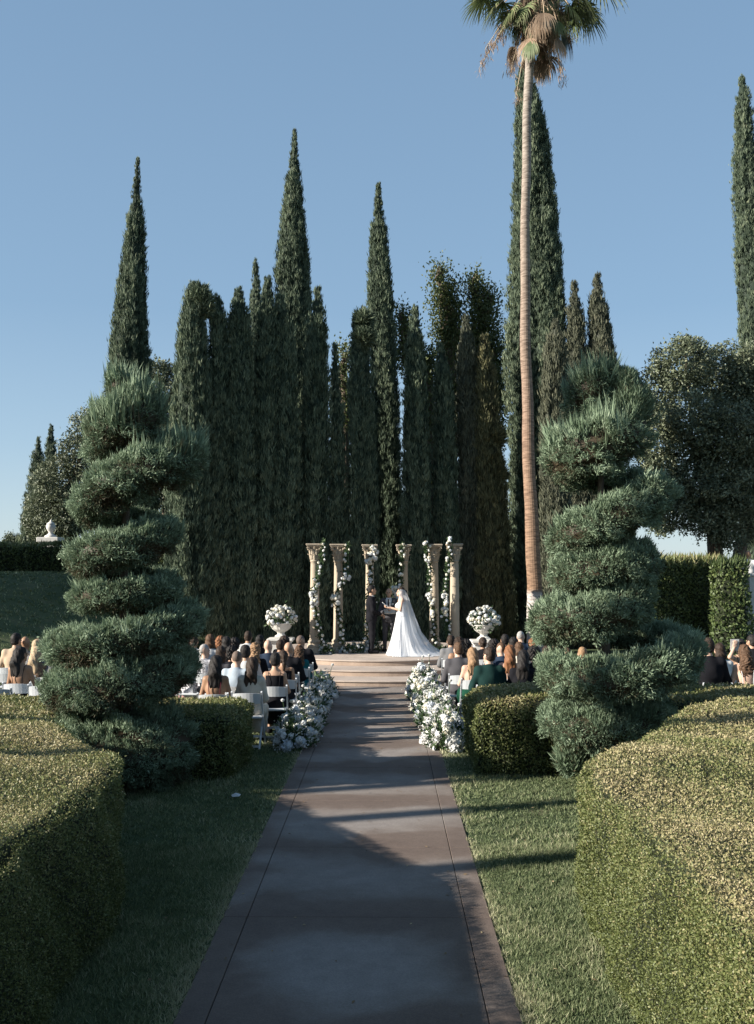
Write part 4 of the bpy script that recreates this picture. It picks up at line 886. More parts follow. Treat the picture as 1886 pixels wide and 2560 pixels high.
# terrace at the right edge
m_wall = simple('terrace_render', (.5, .46, .42), .85, .1, 2, .2, 40)
x0 = at(1845, 1500, 29)[0]
mb = MB(); mb.box(((x0+22)/2, 33, .66), (22-x0, 8, 1.32)); link('terrace_wall', mb.mesh('terrace_wall', m_wall), label='pale rendered terrace wall behind the vine at the right edge', cat='wall')
xp = at(1893, 1500, 28.9)[0]
mb = MB(); mb.box((xp, 28.85, 1.85), (.62, .5, 1.1), bev=.01); mb.box((xp, 28.85, 2.43), (.72, .6, .08), bev=.01); mb.box((xp, 28.85, 1.36), (.7, .56, .08), bev=.01)
link('terrace_pier', mb.mesh('terrace_pier', m_white), label='white stone balustrade pier in front of the standing man at the right edge', cat='pier')
# a few off-frame trees added to shade the left lawn and the lower cypresses
for k, (x, y, h_, r_) in enumerate(((-27, 17.5, 8, 3.2), (-27, 22.5, 9.5, 3.5), (-28, 28, 11, 3.8), (-29, 34, 13, 4.2))):
    leaf_tree('oak_tree', ('lower', 'broad', 'taller', 'tallest')[k]+' unseen oak added left of the view to shade the lawn', (x, y, 2.4), [(x, y, 2.4), (x, y, 4), (x, y, h_-2)], .4,
              [((x, y, h_*.62), (r_*.8, r_, h_*.28)), ((x, y-1, h_*.45), (r_*.8, r_, h_*.25)), ((x+.5, y+1.2, h_*.78), (r_*.6, r_*.7, h_*.2)), ((x, y+1, h_*.4), (r_, r_, h_*.2))], m_oak, 11000, Ls=(.5, .9), Ws=(.4, .6), limbs=4, seed=80+k)
for k, y in enumerate((3.9, 5.9, 7.35)):
    c = copy_tree(palm); c.location = (-15.0, y, -1.5*k-2); c['label'] = ('nearest', 'middle', 'farthest')[k]+' of three palms left of the view beyond the hedge'
# ------------------------------------------------------------------ people
SK = {n: simple('skin_'+n, c, .55, .05, 10, spec=.35) for n, c in dict(light=(.58, .38, .28), mid=(.44, .27, .18), tan=(.34, .195, .12), brown=(.25, .14, .085)).items()}
m_eye = simple('eye_dark', (.03, .02, .015), .3); m_lip = simple('lips', (.35, .14, .11), .5)
def hairmat(n, c, c2):
    m = simple('hair_'+n, c, .6, 0, spec=.18); nt = m.node_tree; b = nt.nodes['Principled BSDF']; tc = nt.nodes.new('ShaderNodeTexCoord')
    mp = nt.nodes.new('ShaderNodeMapping'); mp.inputs['Scale'].default_value = (60, 60, 5); t = nt.nodes.new('ShaderNodeTexNoise'); t.inputs['Scale'].default_value = 1.4; t.inputs['Detail'].default_value = 4
    nt.links.new(tc.outputs['Object'], mp.inputs[0]); nt.links.new(mp.outputs[0], t.inputs['Vector']); r = ramp(nt, [(.35, c), (.65, c2)]); nt.links.new(t.outputs['Fac'], r.inputs['Fac']); nt.links.new(r.outputs[0], b.inputs['Base Color'])
    bp = nt.nodes.new('ShaderNodeBump'); bp.inputs['Strength'].default_value = .8; bp.inputs['Distance'].default_value = .01; nt.links.new(t.outputs['Fac'], bp.inputs['Height']); nt.links.new(bp.outputs['Normal'], b.inputs['Normal'])
    return m
HM = dict(black=hairmat('black', (.008, .007, .007), (.028, .024, .022)), dark=hairmat('dark', (.018, .012, .009), (.05, .033, .024)), brown=hairmat('brown', (.05, .028, .016), (.12, .07, .042)),
          light=hairmat('light', (.17, .1, .055), (.33, .21, .12)), blonde=hairmat('blonde', (.27, .19, .115), (.46, .35, .23)), copper=hairmat('copper', (.13, .055, .026), (.25, .115, .055)), grey=hairmat('grey', (.2, .19, .18), (.42, .4, .38)), stub=hairmat('stubble', (.1, .075, .06), (.15, .11, .09)))
def cloth(n, c, **k): return simple('cloth_'+n, c, .9, .1, 6, .25, 14, spec=.08, **k)
CL = dict(black=cloth('black', (.012, .012, .015)), charcoal=cloth('charcoal', (.075, .073, .08)), grey=cloth('grey', (.16, .16, .165)), navy=cloth('navy', (.03, .045, .075)), green=cloth('dark_green', (.012, .035, .032)), emerald=cloth('emerald', (.008, .05, .03)),
          teal=cloth('teal', (.015, .11, .13)), white=cloth('white', (.58, .58, .57)), cream=cloth('cream', (.56, .51, .43)), pale=cloth('pale_blue', (.38, .44, .5)), tan=cloth('tan', (.5, .38, .27)), burg=cloth('burgundy', (.1, .02, .03)), pink=cloth('dusty_pink', (.5, .3, .28)), leo=simple('cloth_spotted', (.2, .13, .085), .85, .6, 40), floral=simple('cloth_floral', (.45, .44, .46), .85, .6, 25))
def headp(hc, yaw=0, s=1.0):
    c, sn = math.cos(yaw), math.sin(yaw); R = lambda x, y, z: (hc[0]+s*(x*c-y*sn), hc[1]+s*(x*sn+y*c), hc[2]+s*z)
    P = [('e', R(0, -.015, .03), (.076*s, .092*s, .096*s)), ('e', R(0, .022, -.045), (.058*s, .066*s, .075*s)), ('c', R(0, .075, -.088), R(0, .06, -.07), .022*s, .03*s, .03),
         ('c', R(0, .088, .012), R(0, .108, -.028), .008*s, .015*s, .012), ('c', R(-.032, .074, .028), R(.032, .074, .028), .013*s, .013*s, .015), ('c', R(-.018, .085, -.058), R(.018, .085, -.058), .009*s, .009*s, .01),
         ('e', R(-.078, -.005, -.008), (.012*s, .02*s, .032*s)), ('e', R(.078, -.005, -.008), (.012*s, .02*s, .032*s))]
    extra = [(R(-.029, .079, .008), .0125*s, m_eye), (R(.029, .079, .008), .0125*s, m_eye)]
    return P, extra
def torso_prims(sex, sit=True, J=None):
    w = 1.0 if sex == 'm' else .86
    hip, che, nk = J['hip'], J['che'], J['nek']
    mid = [(hip[i]+che[i])/2 for i in range(3)]
    P = [('e', hip, (.165, .12, .12)), ('e', mid, (.145*w, .105*w, .17)), ('e', che, (.168*w, .112*w, .185)), ('c', J['sL'], J['sR'], .058*w, .058*w, .06), ('c', che, nk, .09*w, .06*w, .05)]
    if sex == 'f': P += [('e', (che[0]-.07, che[1]+.085, che[2]-.02), (.062, .055, .06)), ('e', (che[0]+.07, che[1]+.085, che[2]-.02), (.062, .055, .06))]
    return P
def arm_prims(sex, J):
    w = 1.0 if sex == 'm' else .82; P = []
    for q in 'LR': P += [('c', J['s'+q], J['e'+q], .056*w, .042*w, .03), ('c', J['e'+q], J['w'+q], .041*w, .026*w, .02)]
    return P
def leg_prims(sex, J):
    w = 1.0 if sex == 'm' else .9; P = []
    for q in 'LR': P += [('c', J['h'+q], J['k'+q], .088*w, .056*w, .04), ('c', J['k'+q], J['a'+q], .056*w, .034*w, .02)]
    return P
def foot_prims(J):
    return [('c', J['a'+q], [J['a'+q][0], J['a'+q][1], .05+J['a'+q][2]*.3], .034, .034, .02) for q in 'LR']+[('c', (J['a'+q][0], J['a'+q][1]-.02, J['t'+q][2]+.01), J['t'+q], .036, .03, .02) for q in 'LR']
_HAND = None
def hand_mesh():
    """left palm seen from its back: wrist at 0, fingers along +y, thumb toward +x"""
    global _HAND
    if _HAND: return _HAND
    P = [('c', (0, -.02, 0), (0, .01, 0), .024, .024, .02), ('e', (0, .045, 0), (.04, .048, .016)), ('c', (.03, .03, 0), (.052, .055, -.008), .015, .012, .015), ('c', (.052, .055, -.008), (.058, .085, -.016), .0115, .009, .008)]
    for x, L in ((.027, .036), (.009, .041), (-.009, .038), (-.026, .03)):
        P += [('c', (x, .08, 0), (x*1.1, .08+L, -.008), .0098, .009, .004), ('c', (x*1.1, .08+L, -.008), (x*1.15, .08+L*1.55, -.03), .009, .0082, .004), ('c', (x*1.15, .08+L*1.55, -.03), (x*1.15, .08+L*1.6, -.052), .0082, .007, .004)]
    _HAND = isosurf(field(P, .012), (-.06, -.05, -.075), (.08, .17, .035), .0055); return _HAND
def build_body(name, prims, extra, lo, hi, h, hands=(), k=.03, mirror=False):
    v, f = isosurf(field(prims, k), lo, hi, h); mb = MB(); mb.add(v, f); mi = [0]*len(f)
    hv, hf = hand_mesh()
    for (w_, d, nrm, flip) in hands:
        d = np.array(d, float); d /= np.linalg.norm(d); n_ = np.array(nrm, float); n_ -= d*n_.dot(d); n_ /= np.linalg.norm(n_); x = np.cross(d, n_)*(-1 if flip else 1)
        vv = np.array(w_)+hv[:, :1]*x+hv[:, 1:2]*d+hv[:, 2:]*n_; mb.add(vv, hf[:, ::-1] if flip else hf); mi += [0]*len(hf)
    mats = [SK['mid'], m_eye]
    for c, r, m in extra:
        t = MB(); t.lathe([(r*math.sin(a), -r*math.cos(a)) for a in np.linspace(.05, PI-.05, 6)], c=c, n=8, cap=False); vs = np.concatenate(t.v); fs = np.concatenate(t.f4); mb.add(vs, fs); mi += [1]*len(fs)
    return mb.mesh(name, mats, smooth=True, midx=mi)
def garment(name, prims, grow, clip, lo, hi, h=.013, k=.035, mat=None, wr=.0):
    f0 = field(prims, k, grow)
    def f(p):
        d = f0(p)
        if wr: d = d+wr*(np.sin(p[:, 2]*38+7*p[:, 0]+3*np.sin(p[:, 1]*20))+np.sin(p[:, 0]*31+p[:, 2]*17))*.5
        return np.maximum(d, clip(p)) if clip else d
    v, fc = isosurf(f, lo, hi, h); return mesh_np(name, v, [fc], [mat or CL['black']], smooth=True)
# seated figure
def seatJ(sex):
    w = 1 if sex == 'm' else .87
    J = dict(hip=(0, .0, .55), che=(0, -.035, .86), nek=(0, -.01, 1.08), sL=(-.155*w, -.03, .99), sR=(.155*w, -.03, .99), eL=(-.25*w, .02, .72), eR=(.25*w, .02, .72), wL=(-.11, .24, .64), wR=(.11, .25, .635),
             hL=(-.09, .03, .53), hR=(.09, .03, .53), kL=(-.12, .44, .53), kR=(.12, .44, .53), aL=(-.12, .46, .1), aR=(.12, .46, .1), tL=(-.13, .6, .045), tR=(.13, .6, .045))
    return J
HC = (0, .02, 1.205)
SEAT = {}
for sex in 'mf':
    J = seatJ(sex); tp = torso_prims(sex, True, J); ap = arm_prims(sex, J); lp = leg_prims(sex, J)
    for yk, yaw in (('0', 0), ('l', .5), ('r', -.5)):
        hp, ex = headp(HC, yaw)
        nk = [('c', (0, -.02, 1.02), (0, .0, 1.15), .058 if sex == 'm' else .047, .052 if sex == 'm' else .043, .02)]
        SEAT['body'+sex+yk] = build_body('seated_body', tp+ap+lp+foot_prims(J)+nk+hp, ex, (-.4, -.2, -.01), (.4, .7, 1.37), .0145, [(J['wL'], (.5, .8, -.2), (0, .1, 1), False), (J['wR'], (-.5, .8, -.2), (0, .1, 1), True)])
    lo, hi = (-.4, -.24, .0), (.4, .7, 1.16)
    SEAT['jacket'+sex] = garment('jacket', tp+ap, .019, lambda p: np.maximum.reduce([p[:, 2]-1.075+.35*(p[:, 1]+.02), .42-p[:, 2], (p[:, 1]-.24)*.8]), lo, hi, wr=.006)
    SEAT['shirt'+sex] = garment('shirt', tp+ap, .012, lambda p: np.maximum.reduce([p[:, 2]-1.07+.3*(p[:, 1]+.02), .44-p[:, 2], (p[:, 1]-.2)*.8]), lo, hi, wr=.006)
    SEAT['trousers'+sex] = garment('trousers', lp+[('e', J['hip'], (.165, .12, .12))], .018, lambda p: np.maximum(.11-p[:, 2], p[:, 2]-.66), lo, hi, wr=.006)
    SEAT['top'+sex] = garment('top', tp, .009, lambda p: np.maximum.reduce([p[:, 2]-.985-.1*np.abs(p[:, 0])/.16*0, .46-p[:, 2], np.abs(p[:, 0])-.145]), lo, hi, .012, wr=.002)
    SEAT['backless'+sex] = garment('dress_top', tp, .009, lambda p: np.maximum.reduce([p[:, 2]-.74-1.6*np.clip(p[:, 1]+.02, 0, .14), .46-p[:, 2], np.abs(p[:, 0])-.15]), lo, hi, .012)
    SEAT['skirt'+sex] = garment('skirt', lp+[('e', J['hip'], (.165, .125, .12)), ('c', (-.1, .1, .5), (-.1, .44, .48), .09, .08, .06), ('c', (.1, .1, .5), (.1, .44, .48), .09, .08, .06), ('c', (0, .42, .5), (0, .47, .22), .13, .15, .08)], .02, lambda p: np.maximum(.16-p[:, 2], p[:, 2]-.68), lo, hi, wr=.008)
    SEAT['collar'+sex] = garment('collar', [('c', (0, -.02, 1.04), (0, -.008, 1.1), .063, .058)], .0, lambda p: np.maximum(p[:, 2]-1.095+.2*p[:, 1], 1.03-p[:, 2]), (-.12, -.12, 1.0), (.12, .12, 1.14), .011)
mb = MB()
for s_ in (-1, 1): mb.tube([(s_*.07, -.135, .72), (s_*.085, -.15, .9), (s_*.095, -.10, 1.02), (s_*.09, .0, 1.05), (s_*.08, .09, .98)], .006, 5)
SEAT['straps'] = mb.mesh('straps', CL['black'])
mb = MB(); mb.box((0, -.155, .83), (.30, .01, .012)); SEAT['band'] = None
for q in (-1, 1):
    pass
ms = MB()
# shoes: one mesh per pair part
def shoes_mesh(J):
    return garment('shoes', [('c', (J['a'+q][0], J['a'+q][1]-.035, .05), J['t'+q], .045, .038) for q in 'LR'], .006, lambda p: np.maximum(-p[:, 2], p[:, 2]-.1), (-.25, .3, -.01), (.25, .75, .16), .012)
# hair in head space
def hair(style):
    def n(p, a, fz=1): return a*(np.sin(p[:, 0]*95+9*np.sin(p[:, 2]*22*fz))+np.sin(p[:, 1]*90+8*np.sin(p[:, 2]*19*fz+1)))*.5
    cap = [('e', (0, -.022, .036), (.086, .1, .1)), ('e', (0, -.05, -.03), (.074, .07, .075))]
    face = lambda p: np.where(p[:, 2] < .075, p[:, 1]-.035-.4*np.maximum(p[:, 2]-.02, 0), p[:, 1]-.075)
    lo, hi, h = (-.17, -.22, -.2), (.17, .12, .2), .011
    if style == 'short':
        P = [('e', (0, -.02, .045), (.085, .098, .098)), ('e', (0, -.045, -.015), (.078, .068, .07))]; f0 = field(P, .02)
        f = lambda p: np.maximum.reduce([f0(p)+n(p, .004), face(p), -.075-p[:, 2], np.where(p[:, 2] < .0, p[:, 1]+.0, -9)])
    elif style == 'crop':
        P = [('e', (0, -.017, .034), (.0795, .0945, .0985))]; f0 = field(P, .02); f = lambda p: np.maximum.reduce([f0(p), face(p), -.045-p[:, 2], np.where(p[:, 2] < .01, p[:, 1]+.0, -9)])
    elif style in ('long', 'wavy', 'curlylong'):
        L = dict(long=-.36, wavy=-.34, curlylong=-.31)[style]; lo = (-.2, -.25, L-.05); w_ = dict(long=.1, wavy=.115, curlylong=.12)[style]
        P = cap+[('c', (0, -.06, -.02), (0, -.125, -.12), .085, .075, .05), ('e', (-.035, -.125, -.2), (w_*.68, .042, .16)), ('e', (.035, -.125, -.2), (w_*.68, .042, .16))]
        f0 = field(P, .03); am, fz = dict(long=(.007, .3), wavy=(.011, 1.), curlylong=(.016, 2.2))[style]
        f = lambda p: np.maximum.reduce([f0(p)+n(p, am, fz), np.where(p[:, 2] > -.08, face(p), -9), L+.03*np.sin(p[:, 0]*40)-p[:, 2]])
    elif style == 'pony':
        P = cap+[('e', (0, -.125, .05), (.035, .035, .035)), ('c', (0, -.15, .04), (.01, -.165, -.1), .03, .034, .02), ('c', (.01, -.165, -.1), (0, -.145, -.3), .034, .012, .02)]; lo = (-.17, -.24, -.36); f0 = field(P, .015)
        f = lambda p: np.maximum.reduce([f0(p)+n(p, .005), face(p), np.where(np.abs(p[:, 0]) > .055, -.05-p[:, 2], -9)])
    elif style == 'bun':
        P = cap+[('e', (0, -.125, .02), (.05, .045, .045))]; f0 = field(P, .012); f = lambda p: np.maximum.reduce([f0(p)+n(p, .006), face(p), -.08-p[:, 2]])
    elif style == 'topbun':
        P = cap+[('e', (0, -.04, .16), (.045, .045, .04))]; hi = (.17, .12, .24); f0 = field(P, .012); f = lambda p: np.maximum.reduce([f0(p)+n(p, .006), face(p), -.08-p[:, 2]])
    elif style == 'curly':
        P = [('e', (0, -.025, .045), (.108, .115, .115)), ('e', (0, -.06, -.03), (.095, .08, .085))]; f0 = field(P, .02)
        f = lambda p: np.maximum.reduce([f0(p)+.009*(np.sin((p[:, 0]+p[:, 2])*95+3*np.sin(p[:, 1]*60))+np.sin((p[:, 1]-p[:, 2])*88+1+3*np.sin(p[:, 0]*55))+np.sin((p[:, 2]*.6+p[:, 0]*.8-p[:, 1]*.5)*140+2)), face(p), -.1-p[:, 2]])
    elif style == 'bob':
        P = cap+[('e', (0, -.06, -.07), (.1, .07, .1))]; f0 = field(P, .02); f = lambda p: np.maximum.reduce([f0(p)+n(p, .006, .5), face(p), -.15-p[:, 2]])
    v, fc = isosurf(f, lo, hi, h); me = mesh_np('hair', v, [fc], [HM['black']], smooth=True); me['style'] = style; return me
HAIR = {s_: hair(s_) for s_ in ('short', 'crop', 'long', 'wavy', 'curlylong', 'pony', 'bun', 'topbun', 'curly', 'bob')}
SHOE = shoes_mesh(seatJ('m'))

# folding chair
m_chair = simple('chair_resin', (.62, .64, .66), .45, .03, 5, spec=.4)
def chair_parts():
    out = []
    t = MB(); t.box((0, .02, .445), (.40, .40, .035), bev=.012); out.append(('seat', t.mesh('chair_seat', m_chair)))
    t = MB(); xs_ = np.linspace(-.2, .2, 9); v = []
    for x in xs_:
        yb = -.235-.045*(1-(x/.2)**2); 
        for z, dy in ((.66, .0), (.80, -.028)):
            for d in (0, -.016): v.append((x, yb+dy+d, z+.015*(1-(x/.2)**2)*(z > .7)))
    f = []
    for q in range(8):
        a = q*4; b2 = a+4; f += [[a, b2, b2+2, a+2], [a+1, a+3, b2+3, b2+1], [a+2, b2+2, b2+3, a+3], [a, a+1, b2+1, b2]]
    f += [[0, 2, 3, 1], [32, 33, 35, 34]]; t.add(v, f); out.append(('backrest', t.mesh('chair_back', m_chair)))
    for s_ in (-1, 1):
        t = MB(); t.bar((s_*.215, -.275, .83), (s_*.215, -.09, .45), .022, .038); t.bar((s_*.215, -.09, .452), (s_*.215, .2, 0), .0225, .0385); out.append(('side_rail', t.mesh('chair_rail', m_chair)))
        t = MB(); t.bar((s_*.19, .14, .44), (s_*.19, -.27, 0), .022, .038); out.append(('rear_leg', t.mesh('chair_leg', m_chair)))
    t = MB(); t.bar((-.18, -.245, .045), (.18, -.245, .045), .03, .02, ref=(0, 0, 1)); t.bar((-.18, -.12, .17), (.18, -.12, .17), .03, .02, ref=(0, 0, 1)); out.append(('rear_crossbar', t.mesh('chair_crossbar', m_chair)))
    t = MB(); t.bar((-.205, .12, .13), (.205, .12, .13), .03, .02, ref=(0, 0, 1)); out.append(('front_crossbar', t.mesh('chair_front_bar', m_chair)))
    return out
CHP = chair_parts(); chair0 = None
def chair(x, y, rz, label, z=0):
    global chair0
    if chair0 is None:
        chair0 = empty('folding_chair', (0, 0, 0), cat='chair', group='white folding chairs of the guests')
        for n_, me in CHP: link(n_, me, chair0)
        c = chair0
    else: c = copy_tree(chair0)
    c.location = (x, y, z); c.rotation_euler = (0, 0, rz); c['label'] = label
    return c
# wear: list of (part, clothes colour)
OUT = dict(suit=lambda c: [('jacket', c), ('trousers', c), ('collar', 'white')], shirt=lambda c: [('shirt', c), ('trousers', 'charcoal')], blazer=lambda c: [('jacket', c), ('skirt', c)],
           tank=lambda c: [('top', c), ('skirt', c), ('straps', c)], dress=lambda c: [('backless', c), ('skirt', c), ('straps', c)], blouse=lambda c: [('shirt', c), ('skirt', c)])
def guest(px, py, Yd, sex, skin, style, hcol, outfit, ocol, look, label, short, rz=None, zbase=0):
    p = at(px, py, Yd); x = p[0]; sc_ = (p[2]-zbase)/(1.335 if style not in ('curly', 'topbun') else 1.37); sc_ = min(max(sc_, .86), 1.13)
    rz = random.uniform(-.16, .16) if rz is None else rz
    root = empty('person', (x, Yd, zbase), rz, sc_, label=label, cat='person', group='seated wedding guests')
    root.rotation_euler.y = random.uniform(-.05, .05); root.rotation_euler.x = random.uniform(-.05, .03)
    link('body', SEAT['body'+sex+look], root, mat=SK[skin])
    for part, c in OUT[outfit](ocol):
        me = SEAT.get(part+sex) or SEAT.get(part)
        link({'backless': 'dress_top'}.get(part, part), me, root, mat=CL[c])
    link('shoes', SHOE, root, mat=CL['black'])
    if style != 'bald':
        link('hair', HAIR[style], root, loc=HC, rot=(0, 0, {'0': 0, 'l': .5, 'r': -.5}[look]), mat=HM[hcol])
    chair(x, Yd-.02, rz*.3, 'white folding chair under '+short, zbase)
    return root
# left block : photograph pixels of the head top and the row distance
S2 = lambda x, y: (480+.2542*x, 1540+.2542*y)
S3 = lambda x, y: (1000+.2542*x, 1540+.2542*y)
G = [
 (S2(240,385),14.6,'f','tan','long','black','dress','burg','0','woman with long black hair and bare tanned back by the left hedge','the bare backed woman'),
 (S2(570,403),14.75,'f','tan','long','dark','blazer','cream','0','woman with long dark hair in a cream blazer, nearest guest on the left','the woman in the cream blazer'),
 (S2(432,345),15.55,'m','light','crop','stub','shirt','pale','0','close shaven man in a pale blue shirt, left block','the man in the pale blue shirt'),
 (S2(815,365),15.55,'f','mid','short','black','tank','black','0','short haired woman in a black tank top beside the left flowers','the short haired woman in the black tank top'),
 (S2(545,285),16.5,'m','mid','short','black','shirt','white','0','man with neat black hair in white, behind the cream blazer woman','the neat black haired man in white'),
 (S2(905,338),16.5,'f','tan','pony','dark','tank','black','0','woman with dark wavy ponytail and bare arms on the left aisle','the ponytail woman'),
 (S2(150,275),17.4,'m','light','crop','grey','shirt','floral','r','elderly grey haired man in a patterned shirt, left block','the elderly man in the patterned shirt'),
 (S2(265,295),16.5,'f','mid','bob','dark','blouse','charcoal','0','woman with dark bob in front of the elderly patterned shirt man','the dark bob woman'),
 (S2(390,290),17.4,'f','mid','curly','black','blouse','black','0','woman with full black curls just beyond the pale blue shirt man','the full black curls woman'),
 (S2(642,262),17.4,'f','light','curlylong','light','blouse','black','0','woman with long curly dark blonde hair in black','the curly dark blonde woman'),
 (S2(950,258),17.4,'m','mid','bald','stub','suit','black','r','bald man in a black suit on the left aisle','the bald man in the black suit'),
 (S2(740,235),18.3,'m','light','bald','stub','suit','navy','r','balding man in a navy jacket left of centre','the balding man in navy'),
 (S2(1050,287),18.3,'f','light','curlylong','brown','blouse','teal','0','woman with wavy chestnut hair in a teal dress by the left aisle','the chestnut haired woman in teal'),
 (S2(1090,190),19.2,'m','mid','crop','stub','suit','black','r','man with shaved head in a black suit, front of the left aisle','the shaved head man at the front left'),
 (S2(865,235),19.2,'m','tan','short','dark','suit','charcoal','0','dark haired man in charcoal below the left urn','the charcoal suited man below the left urn'),
 (S2(893,192),20.1,'m','tan','curly','dark','suit','black','0','curly dark haired man in black below the left urn','the curly haired man below the left urn'),
 (S2(365,200),18.3,'f','mid','bob','black','blouse','black','0','woman with rounded black bob in the middle of the left block','the rounded black bob woman'),
 (S2(430,210),19.2,'f','mid','curly','black','blouse','charcoal','0','woman with loose black curls further forward in the left block','the loose black curls woman'),
 (S2(300,195),20.1,'f','light','curly','copper','blouse','tan','0','woman with curly auburn hair in the left block','the curly auburn woman'),
 (S2(190,180),19.2,'f','light','bob','brown','blouse','white','0','brown haired woman in white near the left spiral','the brown haired woman in white'),
 (S2(660,185),20.1,'f','tan','bob','black','blouse','black','r','woman with sleek black hair looking right, front left rows','the sleek black haired woman'),
 (S2(560,150),21.0,'m','tan','short','dark','shirt','white','0','tall dark haired man in white, front row left','the tall dark haired man in white'),
 (S2(50,180),20.1,'f','mid','topbun','dark','blouse','white','0','woman with a high dark top bun beside the left spiral','the top bun woman'),
 ((462,1601),18.8,'f','light','long','dark','blouse','pink','0','woman in dusty pink half hidden by the left spiral','the dusty pink woman'),
 ((430,1604),19.6,'m','light','short','brown','shirt','white','0','man in white seen between the coils of the left spiral','the man between the left coils'),
 ((402,1600),20.4,'f','mid','long','black','blouse','burg','0','woman in burgundy seen between the coils of the left spiral','the burgundy woman between the coils'),
 ((478,1620),17.4,'f','mid','long','black','blouse','floral','0','black haired woman in a patterned dress hugging the left spiral','the patterned dress woman'),
 # right block
 (S3(515,190),20.1,'m','mid','short','dark','suit','grey','0','dark haired man in a grey suit, front of the right aisle','the grey suited man at the front right'),
 (S3(555,205),18.3,'f','tan','curlylong','dark','dress','black','0','bare armed woman with long wavy dark hair on the right aisle','the wavy haired bare armed woman'),
 (S3(600,262),17.2,'m','light','short','brown','suit','charcoal','l','brown haired man in a charcoal suit on the right aisle','the charcoal suited man on the right aisle'),
 (S3(718,308),16.5,'f','light','long','light','dress','emerald','0','woman with long light brown hair in an emerald dress','the long light brown haired woman'),
 (S3(870,310),15.6,'m','light','short','dark','suit','green','l','man in glasses and a dark green jacket behind the right hedge','the man in the dark green jacket'),
 (S3(1175,330),15.6,'f','tan','long','black','blouse','black','0','woman with long black hair in black behind the right hedge','the long black haired woman in black'),
 (S3(1065,285),16.6,'f','light','long','copper','dress','emerald','0','woman with long copper hair in an emerald dress','the long copper haired woman'),
 (S3(650,222),19.2,'m','tan','curly','black','suit','black','0','man with black curls between the grey and charcoal suits','the black curls man on the right'),
 (S3(820,208),20.1,'f','tan','bun','dark','blouse','black','0','woman with a dark low bun below the right urn','the low bun woman'),
 (S3(920,225),19.2,'f','brown','curly','black','blouse','charcoal','0','woman with tight black curls below the right urn','the tight curls woman'),
 (S3(1010,180),20.1,'m','tan','short','black','suit','black','0','black haired man just right of the right urn','the black haired man right of the urn'),
 (S3(1000,262),17.6,'m','light','crop','brown','suit','navy','l','cropped haired man in navy left of the copper hair','the cropped man in navy'),
 (S3(1090,205),19.2,'f','mid','bob','black','blouse','white','0','sleek black haired woman in white on the right','the sleek black haired woman in white'),
 (S3(1190,150),21.0,'m','light','crop','grey','suit','navy','r','tall grey cropped man at the front of the right block','the tall grey cropped man'),
 (S3(1200,255),18.3,'f','light','bob','brown','blouse','cream','0','brown bobbed woman in cream beside the copper hair','the brown bobbed woman'),
 (S3(1315,218),19.2,'f','light','long','copper','blouse','pink','0','second copper haired woman further forward, by the right spiral','the forward copper haired woman'),
 (S3(1310,290),16.7,'f','mid','curly','black','blouse','black','r','woman with black curls in black next to the right spiral','the black curls woman by the right spiral'),
 (S3(1440,295),17.6,'m','light','short','dark','suit','charcoal','l','dark haired man with fair neck behind the right spiral','the fair necked man at the spiral'),
 (S3(1610,305),16.7,'m','mid','crop','brown','suit','navy','l','crop haired man seen under the right spiral coil','the crop haired man under the coil'),
 (S3(1530,285),18.5,'f','light','bob','brown','blouse','black','0','brown haired woman between two men under the spiral coil','the brown haired woman under the coil'),
 ((1452,1618),17.6,'m','light','short','light','suit','grey','0','fair haired man glimpsed below the right spiral','the fair haired man below the spiral'),
 # far left group
 ((61,1616),15.9,'f','tan','long','black','dress','black','r','woman with long black hair, bare back and sunglasses at the far left','the far left bare backed woman'),
 ((101,1616),16.8,'f','light','long','blonde','blouse','leo','r','blonde woman in a spotted jacket at the far left','the blonde in the spotted jacket'),
 ((97,1598),17.8,'f','light','bob','blonde','blouse','grey','r','second blonde just beyond the spotted jacket woman','the second blonde'),
 ((61,1591),18.7,'m','tan','bald','stub','shirt','grey','r','bald tanned man in grey at the far left','the bald man at the far left'),
 ((34,1584),18.4,'m','mid','short','black','shirt','tan','r','black haired man in a tan jacket, leftmost guest','the leftmost guest'),
 ((118,1598),18.7,'f','mid','bob','black','blouse','charcoal','r','dark haired woman beside the left spiral edge, far left group','the dark woman by the left spiral edge'),
 ((136,1612),16.8,'m','mid','short','dark','suit','grey','r','man in grey half hidden behind the left spiral edge','the half hidden man in grey'),
 # far right group
 ((1778,1588),15.9,'m','light','short','dark','suit','black','l','large man in a black suit right of the right spiral','the large man in black'),
 ((1804,1608),17.0,'f','light','bob','dark','blouse','white','0','dark bobbed woman in white at the far right','the dark bobbed woman in white'),
 ((1866,1611),15.9,'f','light','wavy','brown','dress','white','0','woman with wavy auburn brown hair and bare back at the right edge','the wavy haired woman at the right edge'),
 ((1843,1597),17.9,'f','mid','bob','black','dress','black','0','person raising a white card at the far right','the guest raising a card'),
 ((1884,1588),18.6,'m','mid','short','black','suit','black','l','black haired man cut by the right edge','the man cut by the right edge'),
]
for g_ in G:
    (px, py), Yd, sex, skin, st, hc_, of, oc, lk, lab, sh_ = g_
    guest(px, py, Yd, sex, skin, st, hc_, of, oc, lk, lab, sh_)
for (px, Yd, t_) in ((8, 15.2, 'empty white folding chair at the very left edge'), (30, 17.4, 'empty white folding chair behind the leftmost guests'), (120, 15.6, 'empty white folding chair beside the left spiral'), (1838, 15.0, 'empty white folding chair behind the large man in black'), (1872, 14.9, 'empty white folding chair at the very right edge')):
    chair(at(px, 1650, Yd)[0], Yd, .05, t_)
